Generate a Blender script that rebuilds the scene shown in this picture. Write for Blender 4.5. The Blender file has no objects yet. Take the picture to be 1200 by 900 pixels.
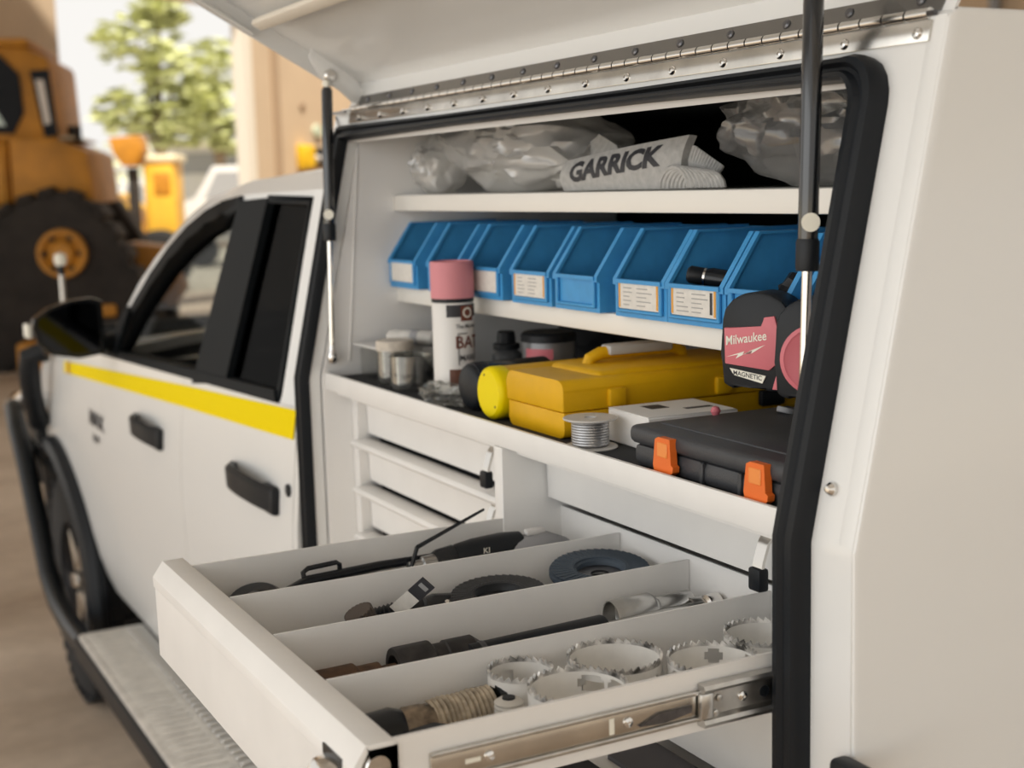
import bpy, bmesh, math, random
from mathutils import Vector, Matrix, noise
random.seed(7)
R = math.radians
scene = bpy.context.scene
C = scene.collection

# ------------------------------------------------------------------ camera
cam_d = bpy.data.cameras.new('camera'); cam = bpy.data.objects.new('camera', cam_d); C.objects.link(cam)
YAW, PITCH, ROLL, FPX = R(-62.1157), R(8.1894), R(-1.525), 1611.2
fw = Vector((math.sin(YAW)*math.cos(PITCH), math.cos(YAW)*math.cos(PITCH), -math.sin(PITCH)))
rt = fw.cross(Vector((0, 0, 1))).normalized(); up = rt.cross(fw)
cr = rt*math.cos(ROLL) + up*math.sin(ROLL); cu = -rt*math.sin(ROLL) + up*math.cos(ROLL)
M = Matrix((cr, cu, -fw)).transposed().to_4x4(); M.translation = (0, -.775, 1.7)
cam.matrix_world = M
cam_d.sensor_width = 36; cam_d.sensor_fit = 'HORIZONTAL'; cam_d.lens = FPX/1200*36
cam_d.clip_start = .02; cam_d.clip_end = 400
cam_d.dof.use_dof = True; cam_d.dof.focus_distance = 1.45; cam_d.dof.aperture_fstop = 5.0
scene.camera = cam

# ------------------------------------------------------------------ world, sun, daylight of the open shed side, exposure
w = bpy.data.worlds.new('sky'); scene.world = w; w.use_nodes = True
bg = w.node_tree.nodes['Background']; bg.inputs[0].default_value = (1.0, .975, .935, 1); bg.inputs[1].default_value = .96
sd = bpy.data.lights.new('sun', 'SUN'); sd.energy = 6.5; sd.angle = R(3); sd.color = (1, .93, .8)
so = bpy.data.objects.new('sun', sd); C.objects.link(so); so.rotation_euler = (R(30), 0, R(82))
ad = bpy.data.lights.new('open_side_daylight', 'AREA'); ad.shape = 'RECTANGLE'; ad.size = 11; ad.size_y = 4.6; ad.energy = 235; ad.color = (.95, .98, 1)
ao = bpy.data.objects.new('open_side_daylight', ad); C.objects.link(ao); ao.location = (.6, -7.6, 2.4); ao.rotation_euler = (R(84), 0, 0)
vs = scene.view_settings; vs.view_transform = 'Standard'; vs.look = 'None'; vs.gamma = 1; vs.exposure = 0.0; vs.use_curve_mapping = False

# ------------------------------------------------------------------ helpers
MATS = {}
def mat(name, col, rough=.5, metal=0, var=.0, scale=20, bump=0, bscale=200, coat=0, spec=.5, trans=0, alpha=1, emit=0):
    if name in MATS: return MATS[name]
    m = bpy.data.materials.new(name); m.use_nodes = True; MATS[name] = m
    nt = m.node_tree; b = nt.nodes['Principled BSDF']
    b.inputs['Base Color'].default_value = (*col, 1); b.inputs['Roughness'].default_value = rough
    b.inputs['Metallic'].default_value = metal; b.inputs['Coat Weight'].default_value = coat
    b.inputs['Coat Roughness'].default_value = .12
    b.inputs['Specular IOR Level'].default_value = spec; b.inputs['Transmission Weight'].default_value = trans
    b.inputs['Alpha'].default_value = alpha
    tc = nt.nodes.new('ShaderNodeTexCoord')
    if var:
        n = nt.nodes.new('ShaderNodeTexNoise'); n.inputs['Scale'].default_value = scale; n.inputs['Detail'].default_value = 6
        nt.links.new(tc.outputs['Object'], n.inputs['Vector'])
        r = nt.nodes.new('ShaderNodeMapRange'); r.inputs[1].default_value = .3; r.inputs[2].default_value = .7
        r.inputs[3].default_value = 1-var; r.inputs[4].default_value = 1+var*.6
        nt.links.new(n.outputs['Fac'], r.inputs[0])
        mx = nt.nodes.new('ShaderNodeVectorMath'); mx.operation = 'SCALE'; mx.inputs[0].default_value = col
        nt.links.new(r.outputs[0], mx.inputs['Scale']); nt.links.new(mx.outputs[0], b.inputs['Base Color'])
    if bump:
        n2 = nt.nodes.new('ShaderNodeTexNoise'); n2.inputs['Scale'].default_value = bscale; n2.inputs['Detail'].default_value = 3
        nt.links.new(tc.outputs['Object'], n2.inputs['Vector'])
        bp = nt.nodes.new('ShaderNodeBump'); bp.inputs['Strength'].default_value = bump; bp.inputs['Distance'].default_value = .002
        nt.links.new(n2.outputs['Fac'], bp.inputs['Height']); nt.links.new(bp.outputs[0], b.inputs['Normal'])
    return m
def glassy(name, tint, gloss=.08, rough=.03, body=None, bfac=0, gmax=.55):
    """thin tinted sheet: transparent + glossy by fresnel, optional milky body"""
    m = bpy.data.materials.new(name); m.use_nodes = True; MATS[name] = m; nt = m.node_tree; nt.nodes.clear()
    o = nt.nodes.new('ShaderNodeOutputMaterial'); t = nt.nodes.new('ShaderNodeBsdfTransparent'); t.inputs[0].default_value = (*tint, 1)
    g = nt.nodes.new('ShaderNodeBsdfGlossy'); g.inputs['Roughness'].default_value = rough
    fr = nt.nodes.new('ShaderNodeLayerWeight'); fr.inputs[0].default_value = .35
    mr = nt.nodes.new('ShaderNodeMapRange'); mr.inputs[3].default_value = gloss; mr.inputs[4].default_value = gmax
    nt.links.new(fr.outputs['Fresnel'], mr.inputs[0])
    base = t
    if body:
        d = nt.nodes.new('ShaderNodeBsdfDiffuse'); d.inputs[0].default_value = (*body, 1)
        tl = nt.nodes.new('ShaderNodeBsdfTranslucent'); tl.inputs[0].default_value = (*body, 1)
        md = nt.nodes.new('ShaderNodeMixShader'); md.inputs[0].default_value = .4
        nt.links.new(d.outputs[0], md.inputs[1]); nt.links.new(tl.outputs[0], md.inputs[2])
        mb = nt.nodes.new('ShaderNodeMixShader'); mb.inputs[0].default_value = bfac
        nt.links.new(t.outputs[0], mb.inputs[1]); nt.links.new(md.outputs[0], mb.inputs[2]); base = mb
    mx = nt.nodes.new('ShaderNodeMixShader')
    nt.links.new(mr.outputs[0], mx.inputs[0]); nt.links.new(base.outputs[0], mx.inputs[1]); nt.links.new(g.outputs[0], mx.inputs[2])
    nt.links.new(mx.outputs[0], o.inputs[0]); return m

class G:
    def __init__(s): s.v = []; s.f = []
    def add(s, vs_, fs_, mtx=None):
        o = len(s.v)
        for v in vs_: s.v.append(tuple(mtx @ Vector(v)) if mtx else tuple(v))
        for f in fs_: s.f.append(tuple(i+o for i in f))
        return s
    def box(s, a, b, mtx=None):
        (x0, y0, z0), (x1, y1, z1) = a, b
        vs_ = [(x, y, z) for z in (z0, z1) for y in (y0, y1) for x in (x0, x1)]
        return s.add(vs_, [(0, 2, 3, 1), (4, 5, 7, 6), (0, 1, 5, 4), (2, 6, 7, 3), (0, 4, 6, 2), (1, 3, 7, 5)], mtx)
    def rbox(s, a, b, bev=.003, seg=2, mtx=None):
        bm = bmesh.new(); bmesh.ops.create_cube(bm, size=1)
        for v in bm.verts: v.co = Vector([a[i]+(v.co[i]+.5)*(b[i]-a[i]) for i in range(3)])
        bmesh.ops.bevel(bm, geom=bm.edges[:], offset=bev, segments=seg, affect='EDGES', profile=.5)
        bm.verts.index_update(); s.add([v.co for v in bm.verts], [[v.index for v in f.verts] for f in bm.faces], mtx); bm.free(); return s
    def prism(s, poly, axis, t0, t1, mtx=None, bev=0):
        """poly 2D; axis 'x': (y,z); 'y': (x,z); 'z': (x,y)"""
        def P(p, t): return {'x': (t, p[0], p[1]), 'y': (p[0], t, p[1]), 'z': (p[0], p[1], t)}[axis]
        n = len(poly)
        vs_ = [P(p, t0) for p in poly]+[P(p, t1) for p in poly]
        fs_ = [tuple(range(n-1, -1, -1)), tuple(range(n, 2*n))]+[(i, (i+1) % n, n+(i+1) % n, n+i) for i in range(n)]
        if bev:
            bm = bmesh.new(); bv = [bm.verts.new(v) for v in vs_]
            for f in fs_: bm.faces.new([bv[i] for i in f])
            bmesh.ops.bevel(bm, geom=bm.edges[:], offset=bev, segments=2, affect='EDGES', profile=.5)
            bm.verts.index_update(); s.add([v.co for v in bm.verts], [[v.index for v in f.verts] for f in bm.faces], mtx); bm.free(); return s
        return s.add(vs_, fs_, mtx)
    def lathe(s, prof, o=(0, 0, 0), ax=(0, 0, 1), n=24, mtx=None, closed=False):
        q = Vector((0, 0, 1)).rotation_difference(Vector(ax).normalized()).to_matrix(); o = Vector(o); k = len(prof)
        vs_ = [o+q @ Vector((r*math.cos(2*math.pi*i/n), r*math.sin(2*math.pi*i/n), h)) for r, h in prof for i in range(n)]
        fs_ = [(j*n+i, j*n+(i+1) % n, (j+1)*n+(i+1) % n, (j+1)*n+i) for j in range(k-1) for i in range(n)]
        if closed: fs_ += [((k-1)*n+i, (k-1)*n+(i+1) % n, (i+1) % n, i) for i in range(n)]
        else:
            if prof[0][0] > 1e-6: fs_.append(tuple(range(n-1, -1, -1)))
            if prof[-1][0] > 1e-6: fs_.append(tuple((k-1)*n+i for i in range(n)))
        return s.add(vs_, fs_, mtx)
    def cyl(s, a, b, r, r2=None, n=16, mtx=None):
        a = Vector(a); b = Vector(b); return s.lathe([(r, 0), (r if r2 is None else r2, (b-a).length)], a, b-a, n, mtx)
    def tube(s, pts, r, n=10, mtx=None):
        pts = [Vector(p) for p in pts]; k = len(pts); rs = r if isinstance(r, (list, tuple)) else [r]*k
        vs_ = []; pn = None
        for i, p in enumerate(pts):
            t = (pts[min(i+1, k-1)]-pts[max(i-1, 0)]).normalized()
            if pn is None: pn = t.orthogonal().normalized()
            pn = (pn-t*pn.dot(t)).normalized(); bn = t.cross(pn)
            vs_ += [p+(pn*math.cos(2*math.pi*j/n)+bn*math.sin(2*math.pi*j/n))*rs[i] for j in range(n)]
        fs_ = [(i*n+j, i*n+(j+1) % n, (i+1)*n+(j+1) % n, (i+1)*n+j) for i in range(k-1) for j in range(n)]
        fs_ += [tuple(range(n-1, -1, -1)), tuple((k-1)*n+j for j in range(n))]
        return s.add(vs_, fs_, mtx)
    def sweep(s, pts, nor, prof, mtx=None, wid=None):
        """profile (u in-plane, v along normal) swept along an open path with given normals"""
        pts = [Vector(p) for p in pts]; k = len(pts); n = len(prof); vs_ = []
        for i, p in enumerate(pts):
            t0 = (pts[i]-pts[i-1]).normalized() if i else None; t1 = (pts[i+1]-pts[i]).normalized() if i < k-1 else None
            t = (t0+t1).normalized() if t0 is not None and t1 is not None else (t0 or t1)
            N = Vector(nor[i] if isinstance(nor[0], (tuple, list, Vector)) else nor).normalized()
            N = (N-t*N.dot(t)).normalized(); B = t.cross(N)
            sc = 1/max(.5, t.dot(t1)) if t0 is not None and t1 is not None else 1
            ws_ = wid[i] if wid else 1
            vs_ += [p+B*u*sc*ws_+N*v for u, v in prof]
        fs_ = [(i*n+j, i*n+(j+1) % n, (i+1)*n+(j+1) % n, (i+1)*n+j) for i in range(k-1) for j in range(n)]
        fs_ += [tuple(range(n-1, -1, -1)), tuple((k-1)*n+j for j in range(n))]
        return s.add(vs_, fs_, mtx)
    def grid(s, rows):
        """rows of equal length points -> open sheet"""
        n = len(rows[0]); vs_ = [p for r in rows for p in r]
        return s.add(vs_, [(i*n+j, i*n+j+1, (i+1)*n+j+1, (i+1)*n+j) for i in range(len(rows)-1) for j in range(n-1)])
    def sheet(s, rows, off):
        """closed slab from a grid and an offset vector"""
        n = len(rows[0]); k = len(rows); off = Vector(off)
        A = [Vector(p) for r in rows for p in r]; B = [p+off for p in A]; N = n*k
        fs_ = []
        for i in range(k-1):
            for j in range(n-1):
                q = (i*n+j, i*n+j+1, (i+1)*n+j+1, (i+1)*n+j); fs_ += [q, tuple(a+N for a in reversed(q))]
        ring = [j for j in range(n)]+[i*n+n-1 for i in range(1, k)]+[(k-1)*n+j for j in range(n-2, -1, -1)]+[i*n for i in range(k-2, 0, -1)]
        m_ = len(ring); fs_ += [(ring[i], ring[i]+N, ring[(i+1) % m_]+N, ring[(i+1) % m_]) for i in range(m_)]
        return s.add(A+B, fs_)
    def blob(s, c, rad, sub=3, amp=.15, freq=3, seed=0, flat=None, ridged=False, mtx=None, oct=4):
        bm = bmesh.new(); bmesh.ops.create_icosphere(bm, subdivisions=sub, radius=1); c = Vector(c)
        for v in bm.verts:
            p = v.co.normalized(); d = 0; a = amp; f_ = freq
            for _ in range(oct):
                nz = noise.noise(p*f_+Vector((seed*7.3, seed*3.1, seed)))
                d += a*((1-2.4*abs(nz)-.35) if ridged else nz); a *= .5; f_ *= 2
            q = p*(1+d); q = Vector((q.x*rad[0], q.y*rad[1], q.z*rad[2]))
            if flat is not None and q.z < flat: q.z = flat+(q.z-flat)*.04
            v.co = c+q
        bm.verts.index_update(); s.add([v.co for v in bm.verts], [[v.index for v in f.verts] for f in bm.faces], mtx); bm.free(); return s

WPOS = {}
def mesh_from(g, name, ang=38, smooth=True):
    me = bpy.data.meshes.new(name); bm = bmesh.new(); bv = [bm.verts.new(v) for v in g.v]
    for f in g.f:
        try: bm.faces.new([bv[i] for i in f])
        except ValueError: pass
    bmesh.ops.remove_doubles(bm, verts=bm.verts[:], dist=1e-6)
    bmesh.ops.recalc_face_normals(bm, faces=bm.faces[:])
    for f in bm.faces: f.smooth = smooth
    for e in bm.edges:
        if len(e.link_faces) == 2 and e.calc_face_angle(0) > R(ang): e.smooth = False
    bm.to_mesh(me); bm.free(); return me
def tag(o, label=None, cat=None, group=None, kind=None):
    if label: o['label'] = label
    if cat: o['category'] = cat
    if group: o['group'] = group
    if kind: o['kind'] = kind
    return o
def thing(name, loc, label, cat, group=None, rz=0):
    o = bpy.data.objects.new(name, None); C.objects.link(o); o.empty_display_size = .05
    o.location = loc; o.rotation_euler = (0, 0, rz); WPOS[o] = Vector(loc) if rz == 0 else None
    return tag(o, label, cat, group)
def part(name, g, m, parent=None, world=True, label=None, ang=38, smooth=True, kind=None):
    """mesh object; if world, builder coordinates are world coordinates (parent unrotated)"""
    o = bpy.data.objects.new(name, None)
    base = Vector((0, 0, 0))
    if parent is not None and world: base = WPOS.get(parent, Vector((0, 0, 0)))
    if base.length: g.v = [tuple(Vector(v)-base) for v in g.v]
    me = mesh_from(g, name, ang, smooth); bpy.data.objects.remove(o)
    o = bpy.data.objects.new(name, me); C.objects.link(o); me.materials.append(m)
    if parent is not None: o.parent = parent
    WPOS[o] = base
    if label: o['label'] = label
    if kind: o['kind'] = kind
    return o
def solo(name, g, m, label, cat, group=None, ang=38, kind=None, smooth=True):
    """single mesh thing: origin at its base centre"""
    xs = [v[0] for v in g.v]; ys = [v[1] for v in g.v]; zs = [v[2] for v in g.v]
    b = Vector(((min(xs)+max(xs))/2, (min(ys)+max(ys))/2, min(zs)))
    g.v = [tuple(Vector(v)-b) for v in g.v]
    o = bpy.data.objects.new(name, mesh_from(g, name, ang, smooth)); C.objects.link(o); o.location = b; o.data.materials.append(m); WPOS[o] = b
    return tag(o, label, cat, group, kind)
def struct(name, g, m, parent=None): 
    o = part(name, g, m, parent)
    if parent is None: o['kind'] = 'structure'
    return o
def clone(o, parent, loc=None):
    c = o.copy(); C.objects.link(c); c.parent = parent
    if loc is not None: c.location = loc
    return c
def copy_tree(o, parent=None):
    c = o.copy(); C.objects.link(c); c.parent = parent
    for ch in list(o.children): copy_tree(ch, c)
    return c
def text_geo(s, size=1.0, sx=1.0, cuts=3, bold=.012):
    cu_ = bpy.data.curves.new('txt', 'FONT'); cu_.body = s; cu_.size = size; cu_.align_x = 'CENTER'; cu_.align_y = 'CENTER'; cu_.resolution_u = 3; cu_.offset = bold*size
    o = bpy.data.objects.new('txt', cu_); C.objects.link(o)
    dg = bpy.context.evaluated_depsgraph_get(); dg.update()
    me = bpy.data.meshes.new_from_object(o.evaluated_get(dg))
    bm = bmesh.new(); bm.from_mesh(me); bmesh.ops.triangulate(bm, faces=bm.faces[:])
    for _ in range(cuts):
        le = [e for e in bm.edges if e.calc_length() > size*.14]
        if le: bmesh.ops.subdivide_edges(bm, edges=le, cuts=1); bmesh.ops.triangulate(bm, faces=bm.faces[:])
    bm.verts.index_update(); vs_ = [(v.co.x*sx, v.co.y) for v in bm.verts]; fs_ = [tuple(v.index for v in f.verts) for f in bm.faces]; bm.free()
    bpy.data.objects.remove(o); bpy.data.curves.remove(cu_); bpy.data.meshes.remove(me); return vs_, fs_
def frame(o, u, v):
    """matrix whose local x=u, y=v, z=u x v"""
    u = Vector(u).normalized(); v = Vector(v); v = (v-u*v.dot(u)).normalized(); n = u.cross(v)
    m_ = Matrix((u, v, n)).transposed().to_4x4(); m_.translation = o; return m_

# ------------------------------------------------------------------ materials
PAINT = mat('white_paint', (.765, .768, .757), .32, coat=.35)
POWDER = mat('white_powdercoat', (.81, .795, .77), .45, var=.03, scale=14, bump=.06, bscale=900)
LINER = mat('white_inner_panel', (.86, .85, .835), .5, var=.03, scale=9)
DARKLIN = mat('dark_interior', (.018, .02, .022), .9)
RUBBER = mat('black_rubber', (.009, .011, .014), .42, bump=.1, bscale=300, spec=.22)
BLACKP = mat('black_plastic', (.009, .011, .014), .45, bump=.1, bscale=700, spec=.3)
BLACKG = mat('black_gloss', (.008, .010, .013), .25, spec=.4)
SATIN = mat('black_satin_tube', (.009, .011, .013), .30, spec=.3)
WINB = mat('window_black', (.007, .009, .011), .6, spec=.12)
CHROME = mat('chrome', (.72, .70, .67), .16, 1)
STEEL = mat('steel', (.56, .55, .53), .3, 1, var=.15, scale=60)
ZINC = mat('zinc_plate', (.62, .59, .54), .24, 1, var=.25, scale=16)
DSTEEL = mat('dark_steel', (.16, .16, .17), .38, 1, var=.3, scale=80)
RUSTY = mat('blackened_steel', (.035, .032, .032), .55, .4, var=.5, scale=60)
RUST = mat('rusted_steel', (.11, .06, .032), .7, .2, var=.6, scale=50)
YELLOWTAPE = mat('yellow_stripe', (.86, .66, .0), .6, spec=.05)
YCASE = mat('yellow_case', (.74, .41, .004), .42, spec=.3, var=.06, scale=30, bump=.15, bscale=600)
YTUBE = mat('bright_yellow_cap', (.86, .68, .0), .45, spec=.2)
BLUE = mat('blue_bin', (.055, .30, .62), .42, spec=.35, var=.08, scale=50, bump=.08, bscale=600)
PAPER = mat('white_paper', (.72, .69, .64), .7, var=.08, scale=120)
ORANGE = mat('orange_latch', (.80, .16, .02), .4)
PINK = mat('faded_red', (.62, .16, .19), .5, bump=.1, bscale=800)
INK = mat('dark_print', (.03, .03, .035), .6)
BROWNINK = mat('brown_print', (.16, .04, .02), .6)
CREAM = mat('cream_print', (.82, .80, .70), .6)
TYRE = mat('tyre_rubber', (.011, .012, .014), .8, bump=.3, bscale=120)
GLASSTINT = glassy('tinted_glass', (.10, .105, .11), .008, gmax=.06)
GLASSSIDE = glassy('side_glass', (.72, .73, .73), .008, gmax=.06)
CLEARP = glassy('clear_plastic', (.90, .90, .88), .05, .1, (.75, .74, .72), .06, gmax=.4)
BAGP = glassy('bag_film', (.95, .95, .93), .12, .2, (.95, .94, .92), .62, gmax=.6)
BAGD = glassy('thin_bag_film', (.85, .85, .84), .12, .2, (.55, .55, .55), .32)
DOZER = mat('machine_ochre', (.50, .21, .012), .55, var=.3, scale=3)
DOZERL = mat('machine_yellow', (.80, .45, .04), .5, var=.15, scale=3)
MUD = mat('dark_track', (.025, .02, .017), .85, var=.4, scale=6)
WALLM = mat('tan_wall', (.60, .46, .32), .85, var=.07, scale=1.2)
CREAMW = mat('cream_post', (.80, .74, .64), .7)
GREYM = mat('grey_metal', (.30, .30, .31), .6)
LGREY = mat('light_grey_body', (.62, .60, .58), .5)
FOAM = mat('grey_foam', (.10, .095, .10), .9, bump=.3, bscale=900)

def floor_material():
    m = bpy.data.materials.new('stained_concrete'); m.use_nodes = True; nt = m.node_tree; b = nt.nodes['Principled BSDF']
    tc = nt.nodes.new('ShaderNodeTexCoord')
    n = nt.nodes.new('ShaderNodeTexNoise'); n.inputs['Scale'].default_value = .9; n.inputs['Detail'].default_value = 8; n.inputs['Roughness'].default_value = .6
    n2 = nt.nodes.new('ShaderNodeTexNoise'); n2.inputs['Scale'].default_value = 14; n2.inputs['Detail'].default_value = 6
    mp = nt.nodes.new('ShaderNodeMapping'); mp.inputs['Scale'].default_value = (1, .35, 1)
    nt.links.new(tc.outputs['Object'], mp.inputs[0]); nt.links.new(mp.outputs[0], n.inputs[0]); nt.links.new(tc.outputs['Object'], n2.inputs[0])
    cr_ = nt.nodes.new('ShaderNodeValToRGB'); e = cr_.color_ramp.elements
    e[0].position = .34; e[0].color = (.37, .275, .195, 1); e[1].position = .62; e[1].color = (.68, .56, .445, 1)
    nt.links.new(n.outputs['Fac'], cr_.inputs[0])
    mr = nt.nodes.new('ShaderNodeMapRange'); mr.inputs[3].default_value = .8; mr.inputs[4].default_value = 1.15; nt.links.new(n2.outputs['Fac'], mr.inputs[0])
    sc = nt.nodes.new('ShaderNodeVectorMath'); sc.operation = 'SCALE'; nt.links.new(cr_.outputs[0], sc.inputs[0]); nt.links.new(mr.outputs[0], sc.inputs['Scale'])
    nt.links.new(sc.outputs[0], b.inputs['Base Color']); b.inputs['Roughness'].default_value = .7
    return m

# ================================================================== THE SHED
FLOORM = floor_material()
struct('floor', G().box((-24, -9, -.2), (13, 14, 0)), FLOORM)
struct('ground_outside', G().box((-120, -70, -.25), (60, 90, -.02)), mat('pale_gravel', (.50, .46, .38), .9, var=.15, scale=2))
WD = Vector((-.56, .83, 0)).normalized(); WN = Vector((-.83, -.56, 0)); W0 = Vector((-19.7, 5.2, 0))
WM = Matrix((WD, -WN, Vector((0, 0, 1)))).transposed().to_4x4(); WM.translation = W0      # local x along wall, -y outward
def wl(s0, s1, z0, z1, y0=0, y1=.25): return G().box((s0, y0, z0), (s1, y1, z1), WM)
struct('wall_left', wl(-9, -3.5, 0, 6.2), WALLM)
struct('wall_back', wl(.17, 9, 0, 6.2), WALLM)
struct('trim_1', wl(-3.5, .17, 4.32, 6.2, -.05, .28), WALLM)
struct('trim_2', wl(.0, .17, 0, 4.32, .05, .27), CREAMW)
struct('trim_3', wl(.62, .74, 0, 6.0, .25, .31), mat('tan_pipe', (.42, .30, .2), .7))
struct('wall_right', G().box((-26, 11, 0), (3, 11.25, 6.2)), WALLM)
struct('trim_4', G().cyl((-10.85, 10.9, 0), (-10.85, 10.9, 6.1), .065), GREYM)
struct('ceiling', G().box((-16, -5.5, 6.2), (13, 12, 6.35)), mat('shed_roof_lining', (.68, .69, .70), .8, var=.1, scale=2))
for i in range(5):
    struct('trim_%d' % (5+i), G().box((-15.5+i*6, -5.5, 5.95), (-15.3+i*6, 12, 6.2)), GREYM)

# ================================================================== THE PICKUP (cab forward = -x, near side y = 0)
def lerp(t, pts):
    for (a, b), (c, d) in zip(pts, pts[1:]):
        if t <= c: return b+(d-b)*max(0, (t-a))/(c-a)
    return pts[-1][1]
def body_y(x, z):
    y = lerp(z, [(.42, .10), (.5, .055), (.62, .02), (.85, 0), (1.0, -.008), (1.12, -.004), (1.25, .008), (1.33, .02), (1.4, .04)])
    if x < -4.55: y += .10*(-4.55-x)**2
    return y
WB = 1.7                                              # body width, far side mirrored about y = .85
def mir(p): return (p[0], WB-p[1], p[2])
def belt(x): return lerp(x, [(-5.3, 1.06), (-4.9, 1.165), (-4.5, 1.215), (-3.95, 1.268), (-3.2, 1.295), (-2.3, 1.322)])
AXX, AXZ, ARCH = -4.74, .40, .475
ute = thing('pickup_truck', (-3.6, .85, 0), 'white dual cab pickup with yellow side stripe and black mirror', 'pickup truck')
def side_patch(x0, x1, zlo, zhi, nx, nz, mirror=False, off=0):
    rows = []
    for i in range(nx+1):
        x = x0+(x1-x0)*i/nx; a = zlo(x) if callable(zlo) else zlo; b = zhi(x) if callable(zhi) else zhi
        r = []
        for j in range(nz+1):
            z = a+(b-a)*j/nz; p = (x, body_y(x, z)+off, z); r.append(mir(p) if mirror else p)
        rows.append(r)
    return rows
def arch_lo(x):
    return AXZ+math.sqrt(ARCH**2-(x-AXX)**2) if abs(x-AXX) < ARCH*.98 else .48
for mirror in (False, True):
    th = (0, -.03 if mirror else .03, 0)
    d1 = part('door', G().sheet(side_patch(-3.927, -3.0815, .47, lambda x: belt(x)-.005, 10, 14, mirror), th), PAINT, ute)
    d2 = part('door', G().sheet(side_patch(-3.0785, -2.3115, .47, lambda x: belt(x)-.005, 8, 14, mirror), th), PAINT, ute)
    part('fender', G().sheet(side_patch(-5.22, -3.930, arch_lo, lambda x: belt(x), 44, 10, mirror), th), PAINT, ute)
    # wheel-arch flare
    fl = []
    for a in range(-8, 189, 7):
        x = AXX+ARCH*math.cos(R(a)); z = AXZ+ARCH*math.sin(R(a)); y = body_y(x, max(z, .62))
        fl.append((x, y-.012, z))
    if mirror: fl = [mir(p) for p in fl]
    part('wheel_arch_flare', G().tube(fl, .034, 8), BLACKP, ute)
    # windows: black surrounds, panes
    def yg(z): return .022+(z-1.32)*.216
    def wpoly(g, pts, dy0, dy1):
        A = [(x, yg(z)+dy0, z) for x, z in pts]; B = [(x, yg(z)+dy1, z) for x, z in pts]
        if mirror: A = [mir(p) for p in A]; B = [mir(p) for p in B]
        n = len(pts); g.add(A+B, [tuple(range(n)), tuple(range(2*n-1, n-1, -1))]+[(i, (i+1) % n, n+(i+1) % n, n+i) for i in range(n)])
    FG = [(-3.0, 1.292), (-2.86, 1.672), (-2.98, 1.662), (-3.1, 1.638), (-3.24, 1.598), (-3.38, 1.545), (-3.52, 1.475), (-3.64, 1.40), (-3.72, 1.34), (-3.76, 1.283)]
    RG = [(-2.445, 1.333), (-2.435, 1.675), (-2.665, 1.683), (-2.77, 1.318)]
    g = G(); wpoly(g, FG, .012, .017); part('window_pane', g, GLASSSIDE, d1)
    g = G(); wpoly(g, RG, .012, .017); part('window_pane', g, GLASSTINT, d2)
    g = G(); wpoly(g, [(-2.67, 1.69), (-2.86, 1.684), (-3.005, 1.285), (-2.765, 1.312)], -.004, .03); part('window_pillar', g, WINB, d1)
    g = G(); wpoly(g, [(-2.415, 1.69), (-2.68, 1.695), (-2.665, 1.68), (-2.435, 1.675)], -.002, .03)
    wpoly(g, [(-2.415, 1.69), (-2.435, 1.675), (-2.447, 1.333), (-2.43, 1.315)], -.002, .03)
    wpoly(g, [(-2.43, 1.315), (-2.447, 1.336), (-3.78, 1.287), (-3.93, 1.262)], -.008, .03)
    part('window_trim', g, WINB, d2)
    IC = [(-2.30, 1.705), (-2.85, 1.697), (-3.10, 1.668), (-3.24, 1.632), (-3.38, 1.58), (-3.52, 1.513), (-3.65, 1.44), (-3.76, 1.365), (-3.86, 1.30), (-3.95, 1.262)]
    INN = [(-2.86, 1.672), (-2.98, 1.662), (-3.1, 1.638), (-3.24, 1.598), (-3.38, 1.545), (-3.52, 1.475), (-3.64, 1.40), (-3.72, 1.34), (-3.76, 1.283)]
    OUTN = [(-2.86, 1.695), (-2.99, 1.685), (-3.115, 1.664), (-3.255, 1.627), (-3.395, 1.575), (-3.54, 1.505), (-3.66, 1.432), (-3.75, 1.37), (-3.80, 1.31)]
    INN = [(x+.018, z-.034) if 0 < i_ < 8 else (x, z) for i_, (x, z) in enumerate(INN)]
    g = G()
    for i in range(len(INN)-1): wpoly(g, [INN[i], OUTN[i], OUTN[i+1], INN[i+1]], -.002, .03)
    wpoly(g, [(-3.66, 1.40), (-3.70, 1.41), (-3.80, 1.33), (-3.95, 1.262), (-3.74, 1.28)], -.014, .03)     # sail panel
    part('window_frame', g, WINB, d1)
    # cant rail and windscreen pillar, white
    OC = [(-2.30, .19, 1.745), (-2.9, .19, 1.733), (-3.25, .18, 1.695), (-3.38, .162, 1.652), (-3.49, .145, 1.606), (-3.60, .122, 1.548), (-3.70, .102, 1.488), (-3.79, .088, 1.425), (-3.90, .078, 1.345), (-4.02, .075, 1.262)]
    rows = [[(x, yg(z)+.004, z) for x, z in IC], [((x+o[0])/2, (yg(z)+.004+o[1])/2-.012, (z+o[2])/2+.012) for (x, z), o in zip(IC, OC)], OC]
    if mirror: rows = [[mir(p) for p in r] for r in rows]
    part('roof_pillar', G().sheet(rows, (0, 0, -.02)), PAINT, ute)
    # cab rear corner
    rows = [[(-2.418, yg(z) if z > 1.32 else body_y(-2.4, z), z) for z in (1.31, 1.33, 1.5, 1.7)], [(-2.27, yg(z)+.02 if z > 1.32 else body_y(-2.4, z), z) for z in (1.31, 1.33, 1.5, 1.72)]]
    if mirror: rows = [[mir(p) for p in r] for r in rows]
    part('rear_pillar', G().sheet(rows, (0, -.02 if mirror else .02, 0)), PAINT, ute)
    rows = side_patch(-2.308, -2.285, .47, 1.32, 2, 8, mirror)
    part('cab_corner', G().sheet(rows, th), PAINT, ute)
    # stripe
    zt = lambda x: lerp(x, [(-4.5, 1.188), (-3.07, 1.274), (-2.318, 1.315)]); zb = lambda x: lerp(x, [(-4.5, 1.152), (-3.07, 1.226), (-2.318, 1.262)])
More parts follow.
